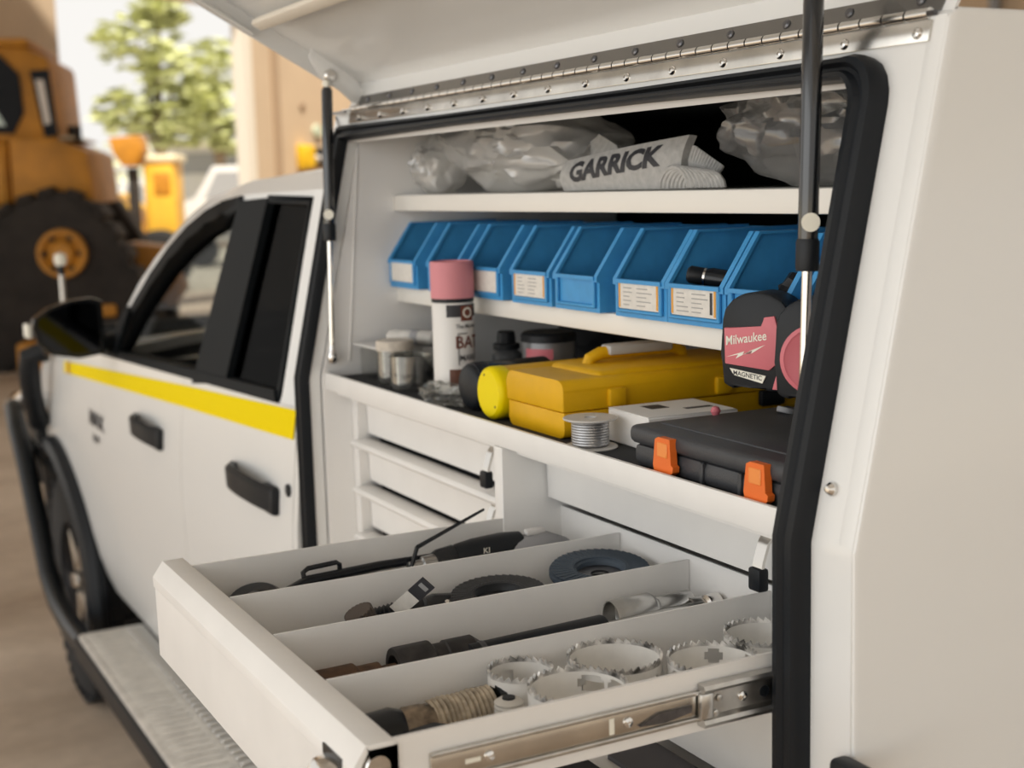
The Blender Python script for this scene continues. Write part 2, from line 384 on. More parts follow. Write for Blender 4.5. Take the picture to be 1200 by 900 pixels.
    part('yellow_stripe', G().grid(side_patch(-4.50, -2.318, zb, zt, 40, 3, mirror, -.003)), YELLOWTAPE, ute)
    part('stripe_reflector', G().grid(side_patch(-4.435, -4.40, zb, zt, 2, 3, mirror, -.005)), mat('amber', (.55, .22, .02), .4), ute)
    # door handles: dished grip with a gap behind
    for hx0, hx1, hz, dd in ((-3.50, -3.25, 1.128, d1), (-2.665, -2.395, 1.142, d2)):
        pts = []; k = 9
        for i in range(k):
            t = i/(k-1); x = hx0+(hx1-hx0)*t; y = body_y(x, hz)-.004-.026*math.sin(math.pi*t)**.6
            pts.append((x, y, hz+.008*math.sin(math.pi*t)-.006*t))
        if mirror: pts = [mir(p) for p in pts]
        g = G().sweep(pts, (0, 1 if mirror else -1, 0), [(-.022, -.008), (.018, -.008), (.024, .0), (.018, .009), (-.020, .010), (-.028, 0)])
        b0 = Vector(pts[-1]); g.rbox((b0.x-.07, b0.y-.012, b0.z-.026), (b0.x+.01, b0.y+.02, b0.z+.026), .008)
        part('door_handle', g, BLACKP, dd)
# stripe lettering on the front door
for txt, cx, cz, sz in (('MAX', -4.015, 1.062, .060), ('4x4', -4.03, 1.008, .036)):
    vs_, fs_ = text_geo(txt, sz, 1.5, 1, .035)
    part('door_lettering', G().add([(cx+x, body_y(cx+x, cz+z)-.003, cz+z) for x, z in vs_], fs_), INK, ute)
part('fuel_lock', G().lathe([(.012, 0), (.012, .004), (.006, .006)], (-2.335, body_y(-2.3, 1.168), 1.168), (0, -1, 0), 12), BLACKP, ute)
# roof, windscreen, rear window wall, bonnet, nose
def across(p, n=9, rise=.05):
    x, y, z = p; return [(x+(0), y+(WB-2*y)*i/(n-1), z+rise*math.sin(math.pi*i/(n-1))**.7) for i in range(n)]
part('roof', G().sheet([across((x, y, z)) for x, y, z in ((-2.27, .19, 1.745), (-2.6, .19, 1.742), (-2.9, .19, 1.733), (-3.25, .18, 1.695))], (0, 0, -.025)), PAINT, ute)
WS = [(-3.25, .18, 1.695), (-3.49, .145, 1.606), (-3.70, .102, 1.488), (-3.90, .078, 1.345), (-4.02, .075, 1.262)]
g = G(); rows = []
for k, p in enumerate(WS):
    rows.append([(q[0]-.02*k*math.sin(math.pi*i/8), q[1], q[2]) for i, q in enumerate(across(p, 9, .045))])
part('windscreen', g.grid(rows), GLASSSIDE, ute)
part('cab_rear_wall', G().box((-2.30, .12, .5), (-2.275, 1.58, 1.74)), PAINT, ute)
BH = [(-3.96, .030, 1.266), (-4.4, .022, 1.222), (-4.8, .025, 1.176), (-5.1, .045, 1.108), (-5.22, .06, 1.06)]
part('bonnet', G().sheet([across(p, 9, .06) for p in BH], (0, 0, -.03)), PAINT, ute)
part('nose', G().rbox((-5.30, .08, .45), (-5.18, 1.62, 1.08), .03), PAINT, ute)
part('grille', G().box((-5.315, .45, .72), (-5.29, 1.25, .98)), BLACKP, ute)
part('floor_pan', G().box((-5.2, .14, .42), (-2.3, 1.56, .5)), DARKLIN, ute)
part('firewall', G().box((-4.05, .10, .5), (-4.0, 1.6, 1.2)), DARKLIN, ute)
part('dashboard', G().rbox((-4.0, .1, .95), (-3.62, 1.6, 1.22), .05), BLACKP, ute)
sw = G().lathe([(.18+.014*math.cos(a*math.pi/4), .014*math.sin(a*math.pi/4)) for a in range(8)], (-3.52, .47, 1.20), (.75, 0, .66), 28, closed=True)
sw.cyl((-3.52, .47, 1.20), (-3.62, .47, 1.10), .05); sw.box((-3.525, .31, 1.185), (-3.515, .63, 1.21))
part('steering_wheel', sw, BLACKP, ute)
SEAT = mat('seat_fabric', (.03, .03, .033), .9)
for y in (.28, .98):
    for x, hb in ((-3.05, 1.34), (-2.42, 1.30)):
        s_ = part('seat_back', G().rbox((x-.09, y, .62), (x+.06, y+.46, hb), .045, 3), SEAT, ute)
        part('headrest', G().rbox((x-.05, y+.10, hb+.03), (x+.05, y+.36, hb+.21), .035, 3), SEAT, s_)
        part('seat_base', G().rbox((x-.52 if x < -3 else x-.42, y, .55), (x+.02, y+.48, .76), .05, 3), SEAT, ute)
# mirrors
for mirror in (False, True):
    g = G(); rows = []
    prof = [(.0, 0), (.012, .05), (.05, .085), (.10, .078), (.14, .05), (.155, 0)]
    def mm(p): return mir(p) if mirror else p
    def loop(x, s):      # mirror-head outline, larger at the rear face
        pts = [(-.022, 1.30), (-.03, 1.285), (-.09, 1.278), (-.16, 1.292), (-.192, 1.325), (-.205, 1.365), (-.20, 1.388), (-.16, 1.415), (-.10, 1.433), (-.05, 1.436), (-.024, 1.425)]
        cy, cz = -.11, 1.36
        return [mm((x, cy+(a-cy)*s, cz+(b-cz)*s)) for a, b in pts]
    L = [loop(-3.74, 1), loop(-3.75, 1.02), loop(-3.80, .97), loop(-3.85, .8), loop(-3.875, .5)]
    n = len(L[0]); vs_ = [p for l in L for p in l]
    g.add(vs_, [(i*n+j, i*n+(j+1) % n, (i+1)*n+(j+1) % n, (i+1)*n+j) for i in range(4) for j in range(n)]+[tuple(4*n+j for j in range(n))])
    g.add(loop(-3.752, .97), [tuple(range(n))])
    mh = part('wing_mirror', g, BLACKG, ute)
    part('mirror_glass', G().add(loop(-3.748, .86), [tuple(range(n))]), mat('mirror_glass', (.022, .023, .026), .05, 1), mh)
    part('mirror_arm', G().tube([mm((-3.79, -.05, 1.31)), mm((-3.80, .0, 1.305)), mm((-3.82, .03, 1.31))], .028, 10), BLACKP, mh)
    part('side_repeater', G().rbox(mm((-3.84, -.214, 1.335)), mm((-3.78, -.20, 1.372)) if not mirror else (-3.78, WB+.20, 1.372), .004), CREAM, mh)
# wheels
def wheel(cx, cy, out):
    wv = part('wheel', G().lathe([(.20, -.11), (.36, -.115), (.385, -.10), (.398, -.06), (.398, .06), (.385, .10), (.36, .115), (.21, .11), (.20, .06), (.20, -.06)], (cx, cy, AXZ), (0, out, 0), 40, closed=True), TYRE, ute)
    rim = G().lathe([(.0, .02), (.05, .035), (.06, .05), (.05, .02), (.19, .03), (.215, .095), (.205, .10), (.20, .05), (.20, -.1)], (cx, cy, AXZ), (0, out, 0), 40)
    part('rim', rim, mat('dark_alloy', (.06, .06, .065), .4, .8), wv)
    for k in range(6):
        a = k*math.pi/3+.2; u = Vector((math.cos(a), 0, math.sin(a)))
        c_ = Vector((cx, cy+out*.075, AXZ)); g = G(); q = frame(c_, u, Vector((0, out, 0)))
        g.rbox((.05, -.02, -.026), (.205, .018, .026), .008, 2, q); part('spoke', g, CHROME, wv)
    lug = G()
    for k in range(44):
        a = 2*math.pi*k/44; q = frame(Vector((cx, cy, AXZ)), (math.cos(a), 0, math.sin(a)), (0, 1, 0))
        for y0, y1, d in ((-.112, -.04, 0), (.04, .112, .028), (-.03, .03, .014)):
            lug.box((.388, y0, -.016+d), (.41, y1, .012+d), q)
    part('tread', lug, TYRE, wv, kind='stuff')
for wx in (AXX, -1.42):
    wheel(wx, .125, -1); wheel(wx, WB-.125, 1)
# brush bar, bull bar, side step
bar = [(-5.42, .03, .965), (-5.30, -.03, .965), (-5.16, -.075, .955), (-5.02, -.085, .90), (-4.86, -.085, .78), (-4.72, -.085, .64), (-4.57, -.085, .485), (-4.42, -.085, .425), (-4.22, -.085, .405), (-3.95, -.085, .41)]
part('brush_bar', G().tube(bar, .033, 12), SATIN, ute)
part('brush_bar_brace', G().tube([(-4.99, -.08, .88), (-4.93, .05, .72), (-4.86, .14, .6)], .024, 8), SATIN, ute)
part('brush_bar_sleeve', G().tube([(-5.41, .025, .967), (-5.30, -.031, .967), (-5.17, -.074, .957)], .035, 12), CHROME, ute)
bb = part('bull_bar', G().tube([(-5.46, .12, .55), (-5.52, .14, .9), (-5.46, .17, 1.13), (-5.40, .30, 1.18), (-5.40, 1.40, 1.18), (-5.46, 1.53, 1.13), (-5.52, 1.56, .9), (-5.46, 1.58, .55)], .042, 12), SATIN, ute)
part('bull_bar_wing', G().rbox((-5.56, .02, .62), (-5.36, .30, .98), .03), SATIN, bb)
part('bull_bar_wing', G().rbox((-5.56, 1.40, .62), (-5.36, 1.68, .98), .03), SATIN, bb)
part('bull_bar_beam', G().rbox((-5.56, .25, .5), (-5.40, 1.45, .74), .03), SATIN, bb)
g = G().tube([(-4.95, -.02, .93), (-4.84, -.055, 1.03), (-4.76, -.07, 1.12), (-4.74, -.07, 1.185), (-4.72, -.02, 1.20)], .036, 10)
part('snorkel_duct', g, BLACKP, ute)
an = part('antenna', G().cyl((-5.36, .16, 1.16), (-5.36, .16, 1.42), .010, None, 10), STEEL, ute)
part('antenna_tip', G().lathe([(.018, 0), (.024, .015), (.022, .04), (.0, .05)], (-5.36, .16, 1.45), (0, 0, 1), 12), CREAM, an)
part('antenna_collar', G().cyl((-5.36, .16, 1.415), (-5.36, .16, 1.452), .014), BLACKP, an)
TREAD = mat('tread_plate', (.66, .63, .58), .42, .25, var=.2, scale=25, bump=.5, bscale=160)
st = part('side_step', G().rbox((-3.95, -.115, .425), (-2.2, .075, .465), .012), TREAD, ute)
part('step_edge', G().rbox((-3.96, -.125, .395), (-2.2, -.108, .452), .006), BLACKP, st)
bar0 = None
for k in range(46):
    x = -3.90+k*.0365
    if bar0 is None: bar0 = part('tread_bar', G().rbox((-.008, .015, .4635), (.008, .066, .474), .003, 1), STEEL, st, world=False); bar0.location = (x-ute.location.x, -ute.location.y, 0)
    else: clone(bar0, st, (x-ute.location.x, -ute.location.y, 0))
rb0 = None
for k in range(46):
    x = -3.90+k*.0365
    if rb0 is None: rb0 = part('tread_rib', G().rbox((-.004, -.095, .4645), (.004, -.002, .4685), .0015, 1), TREAD, st, world=False); rb0.location = (x-ute.location.x, -ute.location.y, 0)
    else: clone(rb0, st, (x-ute.location.x, -ute.location.y, 0))
part('chassis', G().box((-5.2, .45, .38), (-.6, .60, .52)).box((-5.2, 1.1, .38), (-.6, 1.25, .52)), DARKLIN, ute)
part('tray_floor', G().box((-2.26, .06, .60), (-.80, 1.64, .72)), GREYM, ute)

# ================================================================== THE SERVICE CANOPY
XF, XR = -2.272, -.862
def cy_(z): return 0 if z < 1.385 else (z-1.385)*.22
cano = thing('service_canopy', (-1.567, .85, .72), 'white service body canopy with raised lid and black door seal', 'canopy')
def ribbon(x0, x1, zs, t=.02, dy=0):
    return G().sheet([[(x0, cy_(z)+dy, z) for z in zs], [(x1, cy_(z)+dy, z) for z in zs]], (0, t, 0))
ZS = [.72, 1.0, 1.2, 1.36, 1.378, 1.385, 1.392, 1.41, 1.5, 1.6, 1.7, 1.78, 1.81, 1.832]
def stile(name, x0, x1):
    bm = G(); n = len(ZS)
    poly = [(cy_(z), z) for z in ZS]+[(cy_(z)+.022, z) for z in reversed(ZS)]
    bm.prism(poly, 'x', x0, x1); return part(name, bm, PAINT, cano)
stile('front_stile', XF, -2.205); stile('rear_stile', -.955, XR+.0005)
TZ = [1.797, 1.80, 1.815, 1.832]
part('top_rail', G().prism([(cy_(z), z) for z in TZ]+[(cy_(z)+.022, z) for z in reversed(TZ)], 'x', -2.205, -.955), PAINT, cano)
part('bottom_rail', G().rbox((-2.205, 0, .72), (-.955, .03, .93), .004), PAINT, cano)
rp = [(0.004, .72), (0.0, 1.385), (.098, 1.832), (.11, 1.838), (1.59, 1.838), (1.602, 1.832), (1.70, 1.385), (1.70, .72)]
part('rear_panel', G().prism(rp, 'x', XR-.022, XR+.004, bev=.005), PAINT, cano)
part('front_panel', G().prism(rp, 'x', XF, XF+.02), PAINT, cano)
part('roof_panel', G().box((XF, .108, 1.826), (XR, 1.592, 1.838)), PAINT, cano)
part('far_side', G().sheet([[(XF, WB-cy_(z), z) for z in ZS], [(XR, WB-cy_(z), z) for z in ZS]], (0, -.02, 0)), PAINT, cano)
part('mitre_joint', G().box((-2.2725, .086, 1.829), (-2.205, .092, 1.833)).tube([(-2.268, .0945, 1.826), (-2.213, .084, 1.793)], .0015, 6), GREYM, cano)
# inner lining
WLP = [(.024, .93), (.024, 1.385), (.113, 1.797), (.62, 1.797), (.62, .93)]
part('inner_left_wall', G().prism(WLP, 'x', -2.2045, -2.20), LINER, cano)
part('wall_bead', G().tube([(-2.1995, .105, 1.77), (-2.1995, .075, 1.41)], .0022, 6), POWDER, cano)
part('inner_right_wall', G().prism(WLP, 'x', -.956, -.952), LINER, cano)
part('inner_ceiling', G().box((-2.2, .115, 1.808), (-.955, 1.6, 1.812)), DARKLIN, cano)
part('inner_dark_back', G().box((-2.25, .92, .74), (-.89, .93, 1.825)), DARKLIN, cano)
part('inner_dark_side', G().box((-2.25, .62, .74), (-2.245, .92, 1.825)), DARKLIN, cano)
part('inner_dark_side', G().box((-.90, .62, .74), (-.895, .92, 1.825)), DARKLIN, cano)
# light strip under the seal along the top of the opening
part('opening_trim', G().prism([(.090, 1.779), (.092, 1.792), (.112, 1.798), (.116, 1.785)], 'x', -2.2, -.955), mat('brushed_trim', (.62, .58, .53), .3, .35), cano)
# seal
SZB, SZT = .94, 1.7945
def sp(x, z): return (x, cy_(z)-.002, z)
xl, xr_ = -2.2135, -.932
path = [sp(xr_, SZB), sp(xr_, 1.2), sp(xr_, 1.35), sp(xr_+.0, 1.385), sp(xr_, 1.42), sp(xr_, 1.6)]
rr = .034
for k in range(7):
    a = k/6*math.pi/2; path.append(sp(xr_-rr+rr*math.cos(a), SZT-rr+rr*math.sin(a)))
path += [sp(-1.3, SZT), sp(-1.8, SZT)]
rr = .012
for k in range(4):
    a = math.pi/2+k/3*math.pi/2; path.append(sp(xl+rr+rr*math.cos(a), SZT-rr+rr*math.sin(a)))
path += [sp(xl, 1.6), sp(xl, 1.42), sp(xl, 1.385), sp(xl, 1.35), sp(xl, 1.2), sp(xl, SZB)]
def pn(p):
    return (0, -1, 0) if p[2] < 1.36 else (0, -.977, .215) if p[2] > 1.41 else (0, -.995, .1)
SP = [(-.019, -.004), (-.019, .008), (-.015, .014), (-.008, .015), (-.004, .0105), (.001, .0105), (.006, .017), (.014, .017), (.019, .010), (.019, -.004)]
def sw_(p): return 1 if p[0] > -.94 else .62 if p[0] < -2.2 else .36 if p[0] < -.975 else .36+.64*((p[0]+.975)/.035)
part('door_seal', G().sweep(path, [pn(p) for p in path], SP, wid=[sw_(p) for p in path]), RUBBER, cano)
# hinge
HY, HZ = .1015, 1.8345
hg = part('hinge', G().prism([(cy_(1.811)-.003, 1.811), (cy_(1.829)-.003, 1.829), (cy_(1.829), 1.829), (cy_(1.811), 1.811)], 'x', -2.2, -.876, bev=.0008), ZINC, cano)
LA = R(29.5)
ld = Vector((0, -math.cos(LA), math.sin(LA))); ln = Vector((0, math.sin(LA), math.cos(LA)))
HP = Vector((0, HY, HZ))
def lp(x, a, b): p = HP+ld*a+ln*b; return (x, p.y, p.z)
kn = None; kl = .0275; nk = 48
for k in range(nk):
    x = -2.198+k*kl
    if kn is None:
        kn = part('knuckle', G().cyl((0, HY-.004, HZ), (kl-.0022, HY-.004, HZ), .0052, None, 10), CHROME, hg, world=False); kn.location = (x+1.567, -.85, -.72)
    else: clone(kn, hg, (x+1.567, -.85, -.72))
part('hinge_pin', G().cyl((-2.2, HY-.004, HZ), (-.874, HY-.004, HZ), .0025, None, 8), DSTEEL, hg)
part('upper_leaf', G().sheet([[lp(-2.2, -.004, .004), lp(-2.2, -.004, .026)], [lp(-.876, -.004, .004), lp(-.876, -.004, .026)]], tuple(ld*.0025)), mat('dark_chrome', (.22, .215, .21), .2, 1), hg)
rv = None
for k in range(15):
    x = -.889-.092*k if k else -.889
    x = -.889-k*.0905
    z = 1.8185
    if rv is None:
        rv = part('rivet', G().lathe([(.0052, 0), (.0052, .0012), (.004, .003), (.0017, .0036), (.0014, .002), (0, .002)], (0, cy_(z)-.003, z), (0, -1, .2), 12), CHROME, hg, world=False); rv.location = (x+1.567, -.85, -.72)
    else: clone(rv, hg, (x+1.567, -.85, -.72))
r2 = None
for k in range(15):
    x = -.905-k*.0895
    if r2 is None:
        p = lp(0, -.002, .017); r2 = part('rivet', G().lathe([(.005, 0), (.005, .0012), (.0035, .003), (0, .0034)], (p[0], p[1], p[2]), tuple(ld), 12), DSTEEL, hg, world=False); r2.location = (x+1.567, -.85, -.72)
    else: clone(r2, hg, (x+1.567, -.85, -.72))
# lid: flange at hinge, skin, side skirts, bent lower half
SK = .0535
b2 = R(18); ld2 = Vector((0, -math.cos(b2), math.sin(b2))); ln2 = Vector((0, math.sin(b2), math.cos(b2)))
def skin_pt(x, s, b=SK):
    L1 = .44
    if s <= L1: p = HP+ld*s+ln*b
    else: p = HP+ld*L1+ln*b+ld2*(s-L1)
    return (x, p.y, p.z)
SS = [-.006, .1, .2, .3, .43, .44, .45, .6, .75, .93]
XL0, XL1 = -2.236, -.862
lid = part('lid', G().sheet([[skin_pt(x, s) for s in SS] for x in (XL0, -1.9, -1.5, -1.2, XL1)], tuple(ln*.004)), PAINT, cano)
part('lid_flange', G().sheet([[lp(x, -.006, b) for b in (.0, .02, .045, .054)] for x in (XL0, XL1)], tuple(ld*.003)), PAINT, lid)
for x in (XL0, XL1-.003):
    part('lid_skirt', G().prism([skin_pt(0, s, SK+.003)[1:] for s in SS]+[skin_pt(0, s, SK-.0295)[1:] for s in reversed(SS)], 'x', x, x+.003), PAINT, lid)
    lipx = (x, x+.022) if x < -2 else (x-.019, x+.003)
    part('skirt_lip', G().sheet([[skin_pt(q, s, SK-.0295) for s in SS[2:]] for q in lipx], tuple(ln*.003)), PAINT, lid)
part('lid_edge', G().sheet([[skin_pt(x, .93, b) for b in (.0, .058)] for x in (XL0, XL1)], tuple(ld2*.003)), PAINT, lid)
part('light_bar', G().rbox((0, 0, 0), (1.0, .022, .012), .004, 2, frame(Vector(skin_pt(-2.19, .196, SK-.0125)), (1, 0, 0), tuple(ld))), CREAMW, lid)
part('stiffener', G().rbox((0, 0, 0), (1.3, .03, .014), .004, 2, frame(Vector(skin_pt(-2.21, .62, SK-.014)), (1, 0, 0), tuple(ld2))), PAINT, lid)
for x0 in (-2.198, -.985):
    br = part('strut_bracket', G().prism([(.030, 1.932), (.026, 1.918), (.040, 1.893), (.058, 1.872), (.070, 1.872)]+([(.098, 1.846), (.112, 1.845), (.118, 1.868)] if x0 < -2 else [(.10, 1.878)])+[(.10, 1.89), (.055, 1.915)], 'x', x0-.002, x0+.002, bev=.0008), PAINT, lid)
    part('bracket_bolt', G().lathe([(.011, 0), (.011, .004), (.008, .008), (0, .009)], (x0+.002, .060, 1.889), (1, 0, 0), 14), CHROME, br)
# gas struts
for x0 in (-2.190, -.974):
    top = Vector((x0, .052, 1.872)); bot = Vector((x0, .040, 1.418)); d = (top-bot).normalized()
    gs = part('gas_strut', G().lathe([(.0088, 0), (.0092, .002), (.0092, .235), (.006, .24)], bot+d*.212, d, 20), mat('strut_gloss_black', (.010, .011, .013), .2, spec=.6, coat=.5), cano)
    part('strut_collar', G().lathe([(.0098, 0), (.0106, .003), (.0106, .026), (.0096, .029)], bot+d*.199, d, 20), BLACKP, gs)
    part('strut_rod', G().cyl(bot+d*.008, bot+d*.21, .0048, None, 14), CHROME, gs)
    part('ball_joint', G().lathe([(0, -.009), (.006, -.007), (.0088, 0), (.0085, .006), (.006, .012), (.0045, .026)], bot, d, 14).cyl(bot, bot-Vector((.011, 0, 0)), .005), CHROME, gs)
    part('top_stud', G().cyl(bot+d*.446, bot+d*.462, .0045).cyl(top+d*.004, top+d*.004-Vector((.008, 0, 0)), .005), CREAM, gs)
    q = frame(bot+d*.243+Vector((.0034, -.0088, 0)), (.45, .89, 0), tuple(d))
    part('round_sticker', G().lathe([(0, 0), (.0085, 0), (.0085, .0006), (0, .0006)], (0, 0, 0), (0, 0, 1), 20, mtx=frame(bot+d*.243+Vector((.0083, -.0042, 0)), (.45, .89, 0), tuple(d))), CREAM, gs)
part('stud_bolt', G().lathe([(.0058, 0), (.006, .004), (.003, .008), (0, .0085)], (-.897, cy_(1.434), 1.434), (0, -1, .1), 14), CHROME, cano)
part('rear_bump_stop', G().rbox((-.868, -.020, 1.190), (-.790, .001, 1.2085), .006, 2), BLACKP, cano)
# shelves
SHF = mat('shelf_white', (.84, .81, .75), .45)
part('shelf', G().rbox((-2.2, .168, 1.663), (-.955, .62, 1.690), .0025), SHF, cano)
part('shelf', G().rbox((-2.2, .168, 1.507), (-.955, .62, 1.534), .0025), SHF, cano)
part('shelf_back', G().box((-2.2, .585, 1.38), (-.955, .59, 1.507)), LINER, cano)

# ================================================================== THE DRAWER CABINET
cab = thing('drawer_cabinet', (-1.578, .32, .93), 'white drawer cabinet with one deep drawer pulled out', 'cabinet')
FY = .092
part('counter', G().prism([(.028, 1.3665), (.028, 1.395), (.034, 1.395), (.034, 1.3795), (.585, 1.3795), (.585, 1.3665)], 'x', -2.199, -.957, bev=.0012), POWDER, cab)
part('counter_mat', G().box((-2.198, .036, 1.380), (-.958, .58, 1.387)), mat('black_mat', (.02, .021, .023), .85, bump=.4, bscale=500), cab)
part('post', G().rbox((-1.575, .028, .93), (-1.551, .56, 1.3655), .002), POWDER, cab)
part('end_post', G().box((-.962, .1, .93), (-.957, .56, 1.3655)), POWDER, cab)
part('end_post', G().box((-2.199, .075, .93), (-2.174, .56, 1.3655)), POWDER, cab)
part('cabinet_back', G().box((-2.199, .56, .93), (-.957, .565, 1.365)), LINER, cab)
part('cabinet_base', G().box((-2.199, .03, .93), (-.957, .56, .94)), POWDER, cab)
part('gap_shade_board', G().box((-1.549, .128, 1.284), (-.964, .13, 1.362)), DARKLIN, cab)  # black board stands in for the shade seen through the drawer gap
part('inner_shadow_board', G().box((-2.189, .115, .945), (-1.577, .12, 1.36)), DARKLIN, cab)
def latch(par, x, z, y):
    l_ = part('latch', G().sweep([(x, y-.002, z+.0), (x, y-.012, z+.006), (x, y-.020, z-.004), (x, y-.026, z-.022), (x, y-.028, z-.032)], (0, -1, 0), [(-.0075, -.0015), (.0075, -.0015), (.0075, .002), (-.0075, .002)]), CHROME, par)
    part('latch_grip', G().rbox((x-.0095, y-.034, z-.052), (x+.0095, y-.021, z-.028), .003), RUBBER, par)
def closed_drawer(x0, x1, ztop, zbot, lx):
    """face with an out-turned grip lip along its top"""
    prof = [(FY, zbot), (FY, ztop-.020), (FY-.028, ztop-.013), (FY-.034, ztop-.006), (FY-.030, ztop), (FY+.004, ztop), (FY+.004, zbot)]
    d_ = part('drawer', G().prism(prof, 'x', x0, x1, bev=.0012), POWDER, cab)
    if lx is not None: latch(d_, lx, ztop-.020, FY-.004)
    return d_
part('counter_valance', G().box((-2.199, .05, 1.355), (-.957, .058, 1.3665)), POWDER, cab)
zt_ = 1.3605
for i in range(5):
    closed_drawer(-2.172, -1.582, zt_-i*.0815, zt_-i*.0815-.0735, -1.662)
closed_drawer(-1.546, -.966, 1.362, 1.2935, None)
dlat = [d for d in cab.children if d.name.startswith('drawer')][-1]
latch(dlat, -1.064, 1.345, FY-.004)
# open drawer
DX0, DX1, DYF, DYB, DZ, DF = -1.553, -.963, -.381, .1145, 1.272, 1.192
TW = .0025
od = part('drawer', G().prism([(DX0, DF-.003), (DX0, DF), (DX1-.05, DF), (DX1, 1.2175), (DX1, 1.2145), (DX1-.049, DF-.003)], 'y', DYF, DYB), POWDER, cab, label='open four-compartment drawer tray')
part('drawer_side', G().box((DX0-.003, DYF, 1.178), (DX0, DYB, DZ)), POWDER, od)
part('drawer_side', G().box((DX1, DYF, 1.2145), (DX1+.004, DYB+.25, DZ)), POWDER, od)
part('drawer_back', G().box((DX0, DYB, 1.178), (DX1, DYB+.003, DZ+.006)), POWDER, od)
for x in (-1.406, -1.259, -1.1125):
    part('divider', G().box((x-TW/2, DYF+.001, DF), (x+TW/2, DYB-.001, DZ)), POWDER, od)
fp = [(DYF, DZ), (-.4055, DZ), (-.418, 1.2545), (-.418, 1.243), (-.4155, 1.2405), (-.4155, 1.158), (-.409, 1.158), (-.409, 1.236), (-.4115, 1.2535), (-.4035, 1.2685), (DYF+.003, 1.2685), (DYF+.003, 1.165), (DYF, 1.165)]
part('front_panel', G().prism(fp, 'x', -1.595, -.957, bev=.0006), POWDER, od)
lt = part('latch', G().prism([(-.4155, 1.250), (-.430, 1.247), (-.439, 1.234), (-.441, 1.218), (-.436, 1.204), (-.4155, 1.206)], 'x', -1.016, -.982, bev=.003), CHROME, od)
part('latch_barrel', G().lathe([(.0125, 0), (.0125, .018), (.010, .021), (.004, .0215)], (-.978, -.3955, 1.2515), (1, 0, 0), 20), CHROME, od)
part('light_catch_plate', G().box((-.986, -.4085, 1.166), (-.984, DYF+.0005-.001, 1.268)), POWDER, od)  # white plate added inside the hollow panel end to catch light
part('latch_rod', G().cyl((-.978, -.3955, 1.2515), (-1.5, -.3955, 1.2515), .004, None, 8), STEEL, od)
part('latch_slot', G().box((-1.020, -.4190, 1.2455), (-.978, -.413, 1.2555)), BLACKG, od)
# telescopic slide, inner member and outer channel
sx = DX1+.004
part('slide_inner', G().prism([(-.352, 1.2275), (-.352, 1.2535), (.12, 1.2535), (.12, 1.2275)], 'x', sx, sx+.004, bev=.0008), ZINC, od)
part('slide_rib', G().rbox((sx+.004, -.352, 1.2505), (sx+.0065, .12, 1.2545), .0008).rbox((sx+.004, -.352, 1.2265), (sx+.0065, .12, 1.2305), .0008), STEEL, od)
part('slide_channel', G().prism([(sx+.002, 1.2215), (sx+.012, 1.2215), (sx+.0135, 1.225), (sx+.012, 1.2285), (sx+.006, 1.2305), (sx+.006, 1.2515), (sx+.012, 1.2535), (sx+.0135, 1.2565), (sx+.012, 1.260), (sx+.002, 1.260)], 'y', -.091, .22), STEEL, od)
part('slide_stop', G().rbox((sx+.0055, -.094, 1.229), (sx+.012, -.08, 1.253), .002).lathe([(.0035, 0), (.003, .003), (0, .004)], (sx+.006, -.072, 1.245), (1, 0, 0), 10).lathe([(.0035, 0), (.003, .003), (0, .004)], (sx+.006, -.076, 1.232), (1, 0, 0), 10), STEEL, od)
part('slide_lever', G().prism([(-.155, 1.235), (-.135, 1.243), (-.10, 1.243), (-.10, 1.237), (-.13, 1.233)], 'x', sx+.004, sx+.0065), DSTEEL, od)
scr = None
for y in (-.30, -.166, -.045):
    part('screw', G().lathe([(.0048, 0), (.0045, .0018), (.0016, .003), (0, .002)], (sx+.004 if y < -.1 else sx+.006, y, 1.241), (1, 0, 0), 14), CHROME, od)
part('slide_slot', G().rbox((sx+.0037, -.3215, 1.2385), (sx+.0043, -.3075, 1.2425), .0002, 1), CREAM, od)
part('slide_slot', G().rbox((sx+.0037, -.1845, 1.233), (sx+.0043, -.1795, 1.2475), .0002, 1), CREAM, od)
part('slide_hole', G().lathe([(.0055, 0), (.0055, .0006), (0, .0006)], (sx+.006, -.02, 1.2405), (1, 0, 0), 16), BLACKG, od)
# drawer below, closed, and the slide-out shelf under it, lined with foam
closed_drawer(-1.546, -.966, 1.205, 1.055, None)
lo = part('pull_out_shelf', G().rbox((DX0, -.14, 1.034), (DX1, .34, 1.040), .001, 1), POWDER, cab, label='slide-out shelf lined with grey foam')
part('shelf_front', G().rbox((-1.57, -.150, 1.0), (-.957, -.14, 1.052), .002), POWDER, lo)
part('foam_liner', G().box((-1.292, .021, 1.0402), (-1.06, .088, 1.046)), FOAM, lo)
part('foam_liner', G().box((-1.292, -.11, 1.0402), (-1.06, -.006, 1.046)), mat('black_foam', (.02, .02, .022), .9), lo)

